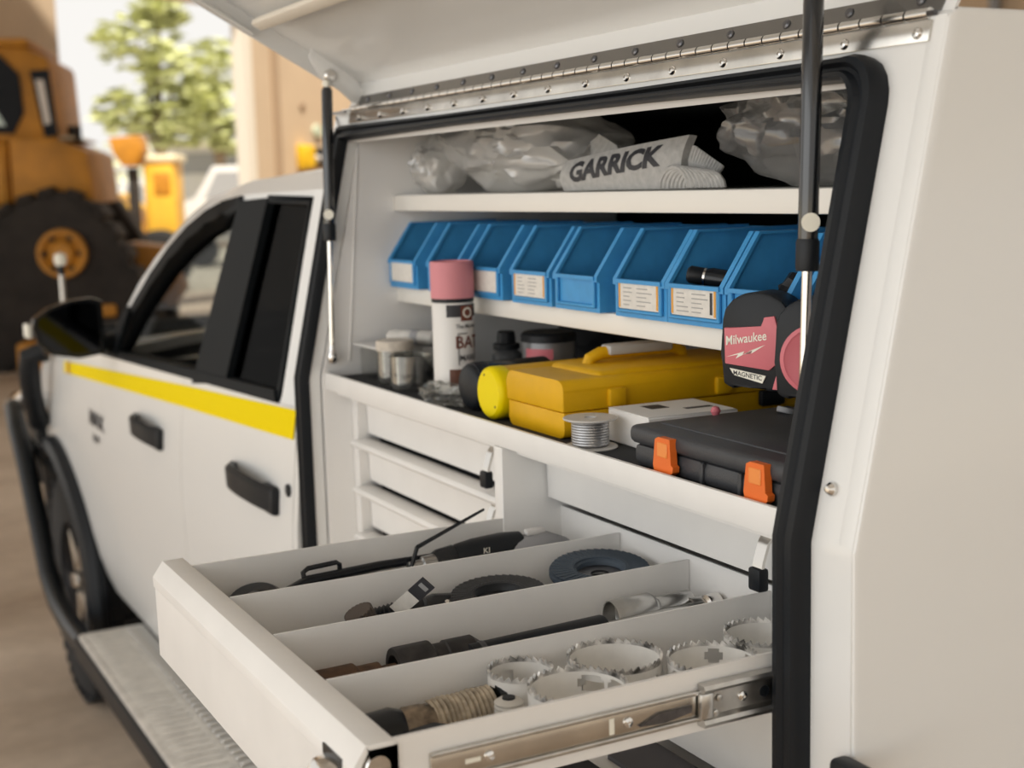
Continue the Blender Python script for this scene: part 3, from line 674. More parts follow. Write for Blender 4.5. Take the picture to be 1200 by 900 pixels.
# ================================================================== BLUE PARTS BINS on the middle shelf
SZ = 1.5342
BW, BF, BB = .1145, .156, .36
def bin_body(w_, t=.0028):
    g = G(); sd_ = [(BF, SZ), (BF, SZ+.046), (BF+.040, SZ+.106), (BB, SZ+.106), (BB, SZ)]
    g.prism(sd_, 'x', 0, t); g.prism(sd_, 'x', w_-t, w_)
    g.box((t, BF, SZ), (w_-t, BB, SZ+t)); g.box((t, BB-t, SZ+t), (w_-t, BB, SZ+.106)); g.box((t, BF, SZ+t), (w_-t, BF+t, SZ+.046))
    return g
def bin_rim(w_):
    g = G()
    for x in (.0, w_-.008):
        pr = [(BF-.004, SZ+.040), (BF-.004, SZ+.047), (BF+.039, SZ+.1085), (BB, SZ+.1085), (BB, SZ+.1055), (BF+.041, SZ+.1055), (BF, SZ+.044), (BF, SZ+.040)]
        g.prism(pr, 'x', x, x+.008)
    g.box((.006, BF-.006, SZ+.0425), (w_-.006, BF+.001, SZ+.0475))
    return g
def bin_pocket(w_):
    g = G()
    for x in (.007, w_-.013): g.rbox((x, BF-.0045, SZ+.008), (x+.006, BF, SZ+.043), .0012, 1)
    g.rbox((.007, BF-.0045, SZ+.006), (w_-.007, BF, SZ+.0105), .0012, 1)
    return g
BIN = [(-2.1975, 'cream label card, leftmost bin at the canopy wall', 'plain'), (-2.040, 'its front partly hidden behind the pink-capped spray can', 'plain'),
       (-1.896, 'blank curled label card, just right of the pink-capped spray can', 'plain'), (-1.751, 'orange-edged label card, fourth from the left', 'lines'),
       (-1.626, 'bare front without a card, near the middle of the shelf', None), (-1.473, 'printed orange-edged card, just left of the bin holding a torch', 'lines'),
       (-1.3575, 'printed card and a black torch lying inside', 'lines'), (-1.240, 'bare front holding black scraps, behind the tape measures', None),
       (-1.108, 'only its side edge showing, rightmost beside the black seal', None)]
bin_protos = {}
for i, (x, lab, card) in enumerate(BIN):
    t = thing('parts_bin', (x, .0, 0), 'blue plastic parts bin with '+lab, 'bin', 'blue bins on the middle shelf')
    for nm, fn in (('bin_body', bin_body), ('bin_rim', bin_rim), ('card_pocket', bin_pocket)):
        if nm not in bin_protos: bin_protos[nm] = part(nm, fn(BW), BLUE, t, world=False)
        else: clone(bin_protos[nm], t)
    if card:
        c = part('label_card', G().box((.0135, BF-.0036, SZ+.011), (BW-.0135, BF-.0028, SZ+.0435)), PAPER, t, world=False)
        if card == 'lines':
            for xx in (.0135, BW-.0175): part('orange_edge', G().box((xx, BF-.0041, SZ+.0125), (xx+.0035, BF-.0036, SZ+.042)), mat('card_orange', (.75, .36, .06), .6), c, world=False)
            pr = G()
            for k in range(5):
                for a, b in ((.024, .048), (.054, .088)):
                    pr.box((a, BF-.0040, SZ+.0155+k*.0052), (a+(b-a)*random.uniform(.5, 1), BF-.0036, SZ+.0168+k*.0052))
            part('card_print', pr, mat('grey_print', (.38, .37, .36), .7), c, world=False, kind='stuff')
            if i == 6: part('barcode', G().box((BW-.025, BF-.0041, SZ+.015), (BW-.0205, BF-.0036, SZ+.040)), INK, c, world=False)
# torch in the seventh bin, scraps in the eighth
p0 = Vector((-1.335, .170, SZ+.058)); p1 = Vector((-1.256, .235, SZ+.040)); d = (p1-p0).normalized()
t = thing('torch', tuple(p0), 'black torch with a silver ring lying in a blue bin', 'torch')
part('torch_body', G().lathe([(.0105, .022), (.0125, .03), (.0125, .10), (.010, .102)], p0, d, 18), BLACKG, t)
part('torch_head', G().lathe([(.008, 0), (.0105, .003), (.0105, .018), (.009, .02)], p0, d, 18), BLACKP, t)
part('torch_ring', G().lathe([(.0108, .0195), (.0115, .02), (.0115, .0225), (.0108, .023)], p0, d, 18), CHROME, t)
solo('rubber_offcut', G().blob((-1.165, .205, SZ+.035), (.034, .03, .032), 3, .35, 2.5, 3), BLACKP, 'crumpled black rubber offcut inside a blue bin', 'offcut')

# ================================================================== TOP SHELF
TZ0 = 1.690
def bag(name, c, rad, seed, m, label, amp=.34, tail=None):
    g = G().blob((0, 0, 0), (1, 1, 1), 5, .16, 1.3, seed, oct=2)
    rnd = random.Random(seed); knots = [Vector((rnd.uniform(-.75, .8), -1+rnd.uniform(0, .5), rnd.uniform(-.3, .6))).normalized() for _ in range(4)]
    out = []
    for v in g.v:
        v = Vector(v); p = v.normalized(); d_ = 0
        for k_, kv in enumerate(knots):
            e1 = kv.orthogonal().normalized(); e2 = kv.cross(e1); w_ = p-kv; ph = math.atan2(w_.dot(e2), w_.dot(e1)); ds = w_.length
            fold = 1-abs(math.sin(ph*(2.5+k_*.5)+k_*1.7+1.2*noise.noise(p*1.7+Vector((k_, seed, 0)))))
            d_ += .15*fold**1.6*math.exp(-ds*1.3)+.10*math.exp(-ds*7)
        d_ -= .05*abs(noise.noise(p*4+Vector((seed, 2, 0))))
        q = v*(1+d_-.10); q = Vector((q.x*rad[0], q.y*rad[1], q.z*rad[2]))
        if q.z < -rad[2]*.82: q.z = -rad[2]*.82+(q.z+rad[2]*.82)*.04
        out.append(tuple(q+Vector(c)))
    g.v = out
    lowz = min(v[2] for v in g.v); g.v = [(v[0], v[1], min(v[2], 1.800)+(TZ0+.0005-lowz)*(1 if v[2] < 1.72 else .5)) for v in g.v]
    t = thing(name, (c[0], c[1], TZ0), label, 'plastic bag')
    part('bag_film', g, m, t, ang=50)
    if tail: part('gathered_neck', G().tube(tail, [.022, .012, .016, .03], 12), m, t)
    return t
b_ = bag('plastic_bag', (-1.935, .30, 1.752), (.255, .11, .082), 2, BAGP, 'crumpled clear plastic bag of white rags on top shelf')
part('rag_bundle', G().blob((-1.97, .32, 1.728), (.15, .06, .036), 4, .3, 2, 5, flat=-.034), mat('white_rag', (.62, .60, .57), .9), b_)
part('rag_bundle', G().blob((-1.80, .31, 1.722), (.07, .055, .030), 4, .3, 2, 8, flat=-.03), MATS['white_rag'], b_)
bag('plastic_bag', (-2.15, .235, 1.742), (.046, .05, .056), 6, BAGP, 'small clear bag end tucked against the left canopy wall')
b_ = bag('plastic_bag', (-1.165, .275, 1.752), (.215, .095, .082), 11, BAGD, 'large glossy clear bag wrapping dark parts behind the strut', .30)
part('wrapped_part', G().blob((-1.10, .30, 1.722), (.11, .05, .030), 4, .2, 2, 15, flat=-.03), mat('dark_grey_cloth', (.07, .07, .072), .7), b_)
part('wrapped_part', G().lathe([(.026, 0), (.034, .006), (.034, .09), (.026, .096)], (-1.245, .26, 1.727), (.6, .6, .25), 24), MATS['dark_grey_cloth'], b_)
# folded webbing strap with printed lettering
WEB = mat('grey_webbing', (.46, .45, .43), .85, var=.15, scale=120, bump=.5, bscale=900)
ws = thing('webbing_strap', (-1.53, .215, TZ0), 'folded grey webbing strap printed GARRICK between two plastic bags', 'strap')
A = Vector((-1.672, .200, 1.691)); B = Vector((-1.400, .212, 1.716)); un = (B-A).normalized(); upv = Vector((0, .12, .99)); nv = un.cross(upv).normalized()
if nv.y > 0: nv = -nv
rows = []
for i in range(29):
    s_ = i/28; p = A+(B-A)*s_; r = []
    for j in range(7):
        tt = j/6; bulge = .009*math.sin(math.pi*tt); rip = .0016*math.sin(s_*28*math.pi)*(1-tt*.2) if tt > .7 else 0
        r.append(tuple(Vector((p.x, p.y, A.z))+upv*((.042+.024*s_)*tt+rip)+nv*(bulge+.006*math.sin(s_*math.pi))))
    rows.append(r)
part('strap_fold', G().sheet(rows, tuple(-nv*.012)), WEB, ws)
vs_, fs_ = text_geo('GARRICK', .036, 1.32, 3, .045)
mnx = min(v[0] for v in vs_); mxx = max(v[0] for v in vs_)
def onstrap(x, y):
    s_ = (x-mnx)/(mxx-mnx)*.76+.10; H_ = .042+.024*s_; tt = 1-(.0225-y)/H_
    return tuple(Vector(((A+(B-A)*s_).x, (A+(B-A)*s_).y, A.z))+upv*(H_*tt)+nv*(.0006+.009*math.sin(math.pi*min(1, max(0, tt)))+.006*math.sin(s_*math.pi)))
part('strap_lettering', G().add([onstrap(x, y) for x, y in vs_], fs_), INK, ws)
g = G()
for k in range(11):
    a = k/10; c_ = B+Vector((.004+.034*a, .01+.014*a, -.004-.016*a)); g.tube([c_+Vector((0, 0, -.022+.02*a)), c_+upv*.010+Vector((0, -.004, .004)), c_+upv*.030-Vector((0, 0, .008*a))], .0042, 8)
part('strap_roll', g, WEB, ws, kind='stuff')
cv = G()
for k in range(9):
    a = k/8; r_ = .026-.001*k; cx = -1.398+.055*a; 
    cv.tube([(cx+.012*math.cos(q)*0+.03*math.cos(q), .196+.01*a, TZ0+.002+max(0, r_*math.sin(q))) for q in [i*math.pi/8 for i in range(9)]], .0036, 6)
part('strap_coil', cv, WEB, ws, kind='stuff')
st2 = G().sweep([(-1.745, .27, 1.700), (-1.70, .262, 1.742), (-1.665, .25, 1.750), (-1.62, .245, 1.736), (-1.60, .24, 1.70)], (0, -1, .3), [(-.018, -.002), (.018, -.002), (.018, .002), (-.018, .002)])
part('strap_tail', st2, WEB, ws)

# ================================================================== COUNTER ITEMS
CZ = 1.387
# spray can
cx, cyy, cr_ = -1.868, .116, .0318
t = thing('spray_can', (cx, cyy, CZ), 'white spray marking can with a faded pink cap', 'spray can')
part('can_body', G().lathe([(.027, .0), (cr_, .003), (cr_, .137), (cr_-.004, .143), (cr_-.004, .146)], (cx, cyy, CZ+.004), (0, 0, 1), 40), mat('can_white', (.74, .72, .69), .35), t)
cap = part('can_cap', G().lathe([(cr_+.001, 0), (cr_+.001, .052), (cr_, .0545), (cr_-.003, .055), (cr_-.004, .052), (0, .052)], (cx, cyy, CZ+.1495), (0, 0, 1), 40), mat('pink_cap', (.66, .25, .28), .6, bump=.35, bscale=700), t)
part('cap_skirt', G().lathe([(cr_+.0002, 0), (cr_+.0002, .006)], (cx, cyy, CZ+.1435), (0, 0, 1), 40), BLACKP, t)
A0 = math.atan2(-.775-cyy, 0-cx)              # towards the lens
def oncan(x, z, dr=.0004):                     # x metres round the can (to the right seen from the road side)
    a = A0+x/cr_; return (cx+(cr_+dr)*math.cos(a), cyy+(cr_+dr)*math.sin(a), CZ+z)
def can_patch(x0, x1, z0, z1, dr=.0004, n=16): return G().grid([[oncan(x0+(x1-x0)*i/n, z0, dr), oncan(x0+(x1-x0)*i/n, z1, dr)] for i in range(n+1)])
part('can_band', can_patch(-.010, .052, .122, .1405), INK, t)
part('can_band', can_patch(-.008, .052, .018, .044), mat('brown_band', (.13, .05, .03), .5), t)
for txt, x, z, sz, m_ in (('The Marker', .022, .108, .0085, INK), ('BAT', .0235, .0835, .026, BROWNINK), ('MARK', .0235, .0605, .0125, INK)):
    vs_, fs_ = text_geo(txt, sz, .92); part('can_lettering', G().add([oncan(x+a, z+b, .0009) for a, b in vs_], fs_), m_, t)
vs_, fs_ = text_geo('O', .022); part('can_lettering', G().add([oncan(.0225+a, .1275+b, .0013) for a, b in vs_], fs_), CREAM, t)
part('can_badge', can_patch(.0115, .034, .116, .139, .0008), BROWNINK, t)
g = G().add(can_patch(.006, .0075, .050, .098, .0009, 4).v, can_patch(.006, .0075, .050, .098, .0009, 4).f)
part('can_label_line', g, INK, t); part('can_label_line', can_patch(.006, .022, .0965, .098, .0009), INK, t)
# yellow tube
t = thing('yellow_tube', (-1.641, .06, CZ), 'bright yellow storage tube with round end cap', 'tube')
part('tube_body', G().lathe([(.0355, .012), (.0355, .30), (.0, .30)], (-1.641, .058, CZ+.0365), (0, 1, 0), 36), YCASE, t)
tc_ = part('end_cap', G().lathe([(0, 0), (.031, 0), (.0348, .003), (.0362, .007), (.0362, .022), (.0355, .024)], (-1.641, .056, CZ+.0365), (0, 1, 0), 36), YTUBE, t)
for q in (.75, 4.4): part('cap_vent', G().lathe([(.0018, 0), (.0018, .0006), (0, .0006)], (-1.641+.026*math.cos(q+1.2), .0562, CZ+.0365+.026*math.sin(q+1.2)), (0, -1, 0), 8), INK, tc_)
# yellow case
t = thing('tool_case', (-1.52, .23, CZ), 'long mustard yellow hard tool case with carry handle', 'case')
def rcorner(x0, x1, z0, z1, r_, bottom):
    P_ = []
    for k in range(6):
        a = math.pi/2*k/5
        P_.append((x1-r_+r_*math.sin(a), (z0+r_-r_*math.cos(a)) if bottom else (z1-r_+r_*math.cos(a))))
    P_ += [(x1, z1 if bottom else z0), (x0, z1 if bottom else z0)]
    for k in range(6):
        a = math.pi/2*(1-k/5)
        P_.append((x0+r_-r_*math.sin(a), (z0+r_-r_*math.cos(a)) if bottom else (z1-r_+r_*math.cos(a))))
    return P_
part('case_base', G().prism(rcorner(-1.594, -1.449, CZ+.001, CZ+.0335, .010, True), 'y', .063, .455, bev=.0014), YCASE, t)
lidp = part('case_lid', G().prism(rcorner(-1.596, -1.447, CZ+.0345, CZ+.074, .014, False), 'y', .061, .457, bev=.0022), YCASE, t)
part('lid_bulge', G().rbox((-1.585, .12, CZ+.060), (-1.46, .44, CZ+.080), .009, 3), YCASE, lidp)
part('case_handle', G().tube([(-1.540, .150, CZ+.070), (-1.538, .156, CZ+.086), (-1.536, .170, CZ+.092), (-1.536, .285, CZ+.092), (-1.538, .30, CZ+.086), (-1.540, .306, CZ+.070)], .0085, 12), YCASE, t)
part('handle_grip', G().rbox((-1.549, .178, CZ+.089), (-1.522, .278, CZ+.1025), .004), mat('grip_label', (.45, .45, .45), .4), t)
for y in (.125, .29): part('case_catch', G().rbox((-1.450, y, CZ+.036), (-1.440, y+.026, CZ+.060), .004, 2), YCASE, t)
part('case_hinge', G().rbox((-1.4475, .36, CZ+.014), (-1.437, .40, CZ+.036), .004), BLACKP, t)
# solder spool
sx_, sy_ = -1.392, .066
t = thing('solder_spool', (sx_, sy_, CZ), 'small silver wire spool standing before the yellow case', 'spool')
part('spool_core', G().lathe([(.012, .003)]+[(.0225+.0006*(k % 2), .004+k*.0016) for k in range(19)]+[(.012, .0345)], (sx_, sy_, CZ), (0, 0, 1), 28), mat('solder_wire', (.48, .48, .49), .35, .9), t)
for z in (0, .0345): part('spool_flange', G().lathe([(.007, 0), (.032, 0), (.033, .0012), (.032, .0024), (.007, .0024)], (sx_, sy_, CZ+z), (0, 0, 1), 32, closed=True), mat('pale_plastic', (.62, .60, .57), .4), t)
# white carton
BXM = frame(Vector((-1.418, .108, CZ)), (math.cos(R(-3)), math.sin(R(-3)), 0), (0, 1, 0))
t = thing('white_carton', (-1.37, .16, CZ), 'small white cardboard carton behind the black case', 'carton')
part('carton_body', G().rbox((0, 0, .0005), (.096, .125, .0405), .0012, 1, BXM), mat('white_card', (.80, .78, .75), .6), t)
part('carton_flap', G().box((.0005, .0005, .0406), (.0955, .122, .0414), BXM), MATS['white_card'], t)
part('carton_print', G().box((.018, .035, .0414), (.045, .06, .0417), BXM), INK, t)
part('carton_print', G().box((.056, .072, .0414), (.066, .11, .0417), BXM), INK, t)
# black organiser case with orange latches
OM = frame(Vector((-1.278, .046, CZ+.0005)), (math.cos(R(-.6)), math.sin(R(-.6)), 0), (0, 1, 0))
t = thing('organiser_case', (-1.12, .15, CZ), 'black plastic organiser case with two orange latches', 'case')
DARKC = mat('charcoal_plastic', (.045, .047, .052), .5, var=.12, scale=30, bump=.2, bscale=500)
part('case_base', G().rbox((.004, .004, 0), (.316, .222, .026), .008, 2, OM), DARKC, t)
ol = part('case_lid', G().rbox((0, 0, .0255), (.320, .226, .0465), .008, 3, OM), DARKC, t)
part('lid_panel', G().rbox((.02, .03, .044), (.30, .205, .0485), .002, 2, OM), DARKC, ol)
for a in (.05, .115, .18): part('case_rib', G().rbox((a+.02, .001, .002), (a+.026, .006, .025), .001, 1, OM), DARKC, t)
for a in (.062, .222):
    lt_ = part('latch', G().prism([(a+.002, .004), (a, .012), (a+.004, .040), (a+.010, .043), (a+.032, .043), (a+.034, .016), (a+.038, .014), (a+.037, .008), (a+.030, .003)], 'y', -.0075, .001, OM), ORANGE, t, label='orange latch')
    part('latch_pad', G().rbox((a+.009, -.0088, .022), (a+.028, -.007, .038), .001, 1, OM), mat('orange_light', (.86, .28, .06), .45), lt_)
solo('red_ball', G().lathe([(0, -.006), (.004, -.0045), (.006, 0), (.004, .0045), (0, .006)], (-1.262, .155, CZ+.0525), (0, 0, 1), 12), PINK, 'tiny faded red bead on the black organiser case', 'bead')
solo('grey_disc', G().lathe([(.010, 0), (.011, .001), (.011, .006), (.009, .007)], (-1.22, .222, CZ+.0485), (0, .3, 1), 18), GREYM, 'small grey disc on the back of the black organiser case', 'disc')

# tape measures hung on the middle shelf edge
def tape_face():
    pts = []
    for k in range(9): a = math.pi*(1-k/8.); pts.append((.040*math.cos(a)+0, .040*math.sin(a)*.75+.036))
    pts += [(.043, .022), (.043, -.028), (.036, -.036), (.012, -.037), (-.008, -.030), (-.028, -.037), (-.039, -.032), (-.041, 0)]
    return pts
def tape(o, a, label, face):
    mt = Matrix.Translation(Vector(o)) @ Matrix.Rotation(a, 4, 'Z')
    t = thing('tape_measure', tuple(o), label, 'tape measure', 'tape measures on the shelf edge')
    body = G().prism(tape_face(), 'y', -.020, .022, mt, bev=.004); part('tape_body', body, BLACKP, t)
    if face == 'logo':
        pp = [(-.036, .028), (.008, .030), (.010, .040), (.022, .042), (.030, .016), (.029, -.004), (.016, -.0145), (-.035, -.010)]
        fp_ = part('face_panel', G().prism(pp, 'y', -.0225, -.019, mt, bev=.001), PINK, t)
        vs_, fs_ = text_geo('Milwaukee', .0135, .82)
        part('logo_lettering', G().add([mt @ Vector((-.010+x, -.0229, .0175+y+.16*x)) for x, y in vs_], fs_), CREAM, fp_)
        bolt = [(-.034, -.003), (-.012, .004), (-.014, .0005), (.012, .012), (-.004, .002), (-.002, .0065), (-.022, -.004), (-.019, .0005)]
        part('logo_bolt', G().prism(bolt, 'y', -.0228, -.0225, mt), CREAM, fp_)
        pl = part('name_plate', G().prism([(-.030, -.0145), (.012, -.0205), (.008, -.0285), (-.025, -.0215)], 'y', -.0215, -.0195, mt), CREAM, t)
        vs_, fs_ = text_geo('MAGNETIC', .0068, .98)
        part('plate_lettering', G().add([mt @ Vector((-.009+x, -.0217, -.0212+y-.13*x)) for x, y in vs_], fs_), INK, pl)
        part('lock_button', G().prism([(.020, -.034), (.026, -.014), (.038, -.012), (.036, -.020), (.031, -.022), (.028, -.034)], 'y', -.0235, -.015, mt, bev=.001), PINK, t)
    else:
        part('round_face', G().lathe([(.033, 0), (.035, .001), (.035, .003), (.031, .0045), (.029, .003), (0, .003)], mt @ Vector((0, -.020, .004)), mt.to_3x3() @ Vector((0, -1, 0)), 36), PINK, t)
        part('face_screw', G().lathe([(.003, 0), (.003, .001), (0, .001)], mt @ Vector((0, -.0232, .004)), mt.to_3x3() @ Vector((0, -1, 0)), 12), CHROME, t)
    part('belt_clip', G().prism([(-.014, -.020), (-.014, .018), (.014, .018), (.014, -.020)], 'y', .022, .025, mt), CHROME, t)
    part('tape_hook', G().box((.040, -.008, -.036), (.0445, .008, -.020), mt), CHROME, t)
    part('wrist_strap', G().tube([mt @ Vector((.036, 0, -.03)), mt @ Vector((.043, -.004, -.05)), mt @ Vector((.046, -.004, -.066)), mt @ Vector((.047, .002, -.083))], .0035, 8), BLACKP, t)
    return t
tape((-1.136, .126, 1.520), R(24), 'black tape measure with faded red logo panel and MAGNETIC plate', 'logo')
tape((-1.052, .128, 1.520), R(38), 'black tape measure with plain round red face beside the strut', 'round')

# jars and tins at the left of the counter
def jar(x, y, r_, h, fill, label, lidm=None, lidh=.012, cm=None):
    t = thing('clear_jar', (x, y, CZ), label, 'jar', 'clear jars on the counter')
    part('jar_wall', G().lathe([(0, 0), (r_, 0), (r_, h), (r_-.0012, h), (r_-.0012, .0012), (0, .0012)], (x, y, CZ), (0, 0, 1), 28), CLEARP, t)
    part('jar_contents', G().blob((x, y, CZ+fill*.52), (r_*.96, r_*.96, fill*.52), 3, .08, 6, int(x*100) % 17, flat=-fill*.48), cm or RUSTY, t)
    if lidm: part('jar_lid', G().lathe([(0, lidh), (r_*.96, lidh), (r_*1.03, lidh-.002), (r_*1.03, 0), (r_*.98, 0)], (x, y, CZ+h-.002), (0, 0, 1), 28), lidm, t)
    return t
jar(-2.045, .094, .030, .058, .044, 'squat clear jar of small steel nuts with a grubby lid', mat('grubby_lid', (.60, .54, .46), .5, var=.25, scale=60), .016, mat('nuts', (.10, .10, .105), .6, var=.9, scale=160))
jar(-1.968, .088, .034, .055, .050, 'open clear tub full of black rubber plugs', cm=mat('black_plugs', (.010, .012, .015), .8, spec=.2))
t = thing('square_tub', (-2.135, .125, CZ), 'square clear plastic tub with folded lid by the canopy wall', 'tub')
part('tub_wall', G().rbox((-2.178, .085, CZ), (-2.088, .165, CZ+.052), .006, 2), CLEARP, t)
part('tub_lid', G().rbox((-2.188, .076, CZ+.052), (-2.070, .176, CZ+.057), .002, 2), mat('grey_film', (.60, .59, .57), .4), t)
for (x, y, l, r_, m_, lb, dz) in ((-2.10, .13, .085, .012, mat('dirty_white', (.60, .58, .54), .6, var=.15, scale=60), 'grubby white tube lying on the square tub', .057),):
    t = thing('sealant_tube', (x, y, CZ+dz), lb, 'tube'); dd_ = Vector((.85, .5, 0)).normalized()
    part('tube_body', G().lathe([(.004, -.008), (.010, 0), (r_, .006), (r_, l), (r_-.003, l+.004)], (x-.02, y-.01, CZ+dz+r_+.0005), dd_, 18), m_, t)
    part('tube_collar', G().lathe([(r_-.001, 0), (r_+.001, .001), (r_+.001, .014), (r_-.001, .016)], Vector((x-.02, y-.01, CZ+dz+r_+.0005))+dd_*.045, dd_, 18), GREYM, t)
t = thing('black_bottle', (-1.905, .225, CZ), 'small dark bottle with black cap behind the spray can', 'bottle')
part('bottle_body', G().lathe([(.022, 0), (.024, .003), (.024, .052), (.016, .060)], (-1.905, .225, CZ), (0, 0, 1), 24), mat('smoky_plastic', (.09, .095, .10), .3), t)
part('bottle_cap', G().lathe([(.021, 0), (.021, .008), (.015, .010), (.014, .026), (.012, .028)], (-1.905, .225, CZ+.060), (0, 0, 1), 24), BLACKP, t)
t = thing('parts_tin', (-1.815, .245, CZ), 'grey tin with a small red label under the shelf', 'tin')
part('tin_body', G().lathe([(.040, 0), (.041, .002), (.041, .078), (.040, .08)], (-1.815, .25, CZ), (0, 0, 1), 32), mat('smoky_grey', (.20, .20, .20), .3, .3), t)
part('tin_lid', G().lathe([(.0425, 0), (.0425, .010), (.038, .014)], (-1.815, .25, CZ+.079), (0, 0, 1), 32), BLACKP, t)
a0 = math.atan2(-1.025, 1.815)
part('tin_label', G().grid([[(-1.815+.0416*math.cos(a0+q), .25+.0416*math.sin(a0+q), CZ+z) for z in (.054, .070)] for q in [(-.95+.16*i) for i in range(8)]]), PINK, t)
solo('black_rag', G().blob((-1.99, .45, CZ+.045), (.12, .07, .052), 4, .22, 2.2, 21, flat=-.044), mat('black_cloth', (.012, .012, .014), .95), 'bundled black cloth behind the yellow case', 'cloth')
t = thing('black_tube', (-1.722, .08, CZ), 'short glossy black tube lying beside the yellow tube', 'tube')
part('tube_body', G().lathe([(.028, .008), (.0335, .010), (.0335, .13), (.030, .134)], (-1.722, .062, CZ+.0345), (-.04, 1, 0), 30), BLACKG, t)
part('tube_end', G().lathe([(0, .002), (.026, .003), (.031, .006), (.0335, .011), (.0345, .016), (.0345, .030), (.0335, .032)], (-1.722, .062, CZ+.0345), (-.04, 1, 0), 30), BLACKP, t)
solo('clear_wrapper', G().blob((-1.815, .074, CZ+.012), (.055, .026, .016), 4, .35, 2.2, 33, flat=-.0115, ridged=True), CLEARP, 'flattened clear wrapper at the foot of the spray can', 'wrapper')
solo('red_leaflet', G().rbox((-1.80, .205, CZ+.0005), (-1.70, .26, CZ+.040), .003), mat('dull_red_card', (.20, .05, .03), .6), 'dull red carton lying behind the black tube', 'carton')

# ================================================================== DRAWER CONTENTS (floor of tray DF)
FZ = DF+.0004
# --- compartment 1 (far left)
g = G().lathe([(.012, 0), (.030, .001), (.034, .006), (.034, .018), (.028, .024), (.012, .026)], (-1.515, -.318, FZ+.022), (.25, -.2, 1), 26)
t = thing('grinder_guard', (-1.515, -.318, FZ), 'round black tool part near the drawer front corner', 'tool part')
part('guard_disc', g, BLACKG, t); part('guard_hub', G().lathe([(.010, 0), (.011, .008), (.008, .03)], (-1.515, -.318, FZ+.018), (.25, -.2, 1), 16), DSTEEL, t)
part('guard_foot', G().rbox((-1.535, -.335, FZ), (-1.495, -.30, FZ+.022), .006), BLACKG, t)
t = thing('hand_tool', (-1.50, -.2, FZ), 'slim black hand tool with a hooked loop end', 'hand tool')
part('tool_frame', G().tube([(-1.49, -.295, FZ+.046), (-1.515, -.255, FZ+.050), (-1.52, -.16, FZ+.053), (-1.515, -.06, FZ+.054)], [.006, .007, .006, .005], 10), BLACKG, t)
part('hook_loop', G().tube([(-1.516, -.258, FZ+.050), (-1.520, -.258, FZ+.060), (-1.520, -.252, FZ+.064), (-1.520, -.216, FZ+.066), (-1.520, -.212, FZ+.063), (-1.519, -.212, FZ+.052)], .0032, 8), BLACKG, t)
part('tool_grip', G().tube([(-1.485, -.30, FZ+.010), (-1.49, -.22, FZ+.03), (-1.49, -.1, FZ+.035)], .010, 10), BLACKP, t)
t = thing('power_tool', (-1.495, -.03, FZ), 'black drill-like power tool with white letters on its side', 'power tool')
D0 = Vector((-1.508, -.128, FZ+.046)); DD = Vector((.02, 1, .07)).normalized()
part('tool_body', G().lathe([(.006, .050), (.014, .056), (.018, .068), (.020, .09), (.0195, .13), (.016, .155), (.008, .162)], D0, DD, 24), BLACKP, t)
part('chuck', G().lathe([(.006, 0), (.009, .002), (.009, .018), (.012, .02), (.012, .036), (.015, .038), (.015, .055)], D0, DD, 20), STEEL, t)
part('nose_collar', G().lathe([(.0145, .036), (.0165, .04), (.018, .062)], D0, DD, 20), BLACKG, t)
part('pistol_grip', G().rbox((-.018, .12, -.045), (.018, .165, -.005), .008, 2, Matrix.Translation(D0)), BLACKP, t)
vs_, fs_ = text_geo('KI', .011, 1.0, 1)
part('tool_lettering', G().add([(D0.x+.0215, D0.y+.098+x, D0.z+.014+y*.9) for x, y in vs_], fs_), CREAM, t)
t = thing('scraper_blade', (-1.53, -.02, FZ), 'thin dark blade leaning up out of the first compartment', 'blade')
part('blade', G().tube([(-1.508, -.115, FZ+.072), (-1.542, -.005, FZ+.098)], [.0028, .0018], 6), BLACKG, t)
part('blade_tang', G().tube([(-1.49, -.15, FZ+.003), (-1.508, -.115, FZ+.072)], .0028, 6), BLACKG, t)
t = thing('hand_tool', (-1.48, .045, FZ), 'grey moulded hand tool at the back of the first compartment', 'hand tool')
part('tool_shell', G().tube([(-1.50, -.02, FZ+.035), (-1.50, .02, FZ+.048), (-1.498, .055, FZ+.052), (-1.495, .085, FZ+.045), (-1.494, .104, FZ+.040)], [.012, .019, .02, .014, .006], 14), GREYM, t)
part('tool_switch', G().rbox((-1.503, .03, FZ+.068), (-1.491, .058, FZ+.076), .003), LGREY, t)
part('tool_cord', G().tube([(-1.46, -.03, FZ+.006), (-1.44, .02, FZ+.006), (-1.46, .07, FZ+.006), (-1.50, .06, FZ+.034)], .005, 8), BLACKP, t)
# --- compartment 2
t = thing('knurled_knob', (-1.36, -.262, FZ), 'brownish knurled knob on a black shank', 'knob')
part('shank', G().rbox((-1.385, -.325, FZ), (-1.345, -.262, FZ+.030), .004), BLACKG, t)
kb = G()
for k in range(20):
    a = 2*math.pi*k/20; kb.rbox((.0135, -.0021, -.012), (.0165, .0021, .012), .0006, 1, Matrix.Translation((-1.362, -.247, FZ+.043)) @ Matrix.Rotation(R(25), 4, 'X') @ Matrix.Rotation(a, 4, 'Z'))
kb.lathe([(.0145, -.012), (.0145, .012)], (-1.362, -.247, FZ+.043), (0, -.42, .9), 20)
part('knob_head', kb, mat('brown_bakelite', (.07, .052, .042), .5), t, kind='stuff')
part('knob_stem', G().cyl((-1.362, -.252, FZ), (-1.362, -.249, FZ+.035), .008), BLACKG, t)
t = thing('ribbed_bit', (-1.37, -.20, FZ), 'short black ribbed cylinder lying in the second compartment', 'tool bit')
part('ribbed_body', G().lathe([(.004, 0)]+[(.0185+.0022*(k % 2), .002+k*.0024) for k in range(14)]+[(.008, .036)], (-1.385, -.222, FZ+.025), (.35, 1, .25), 20), BLACKP, t)
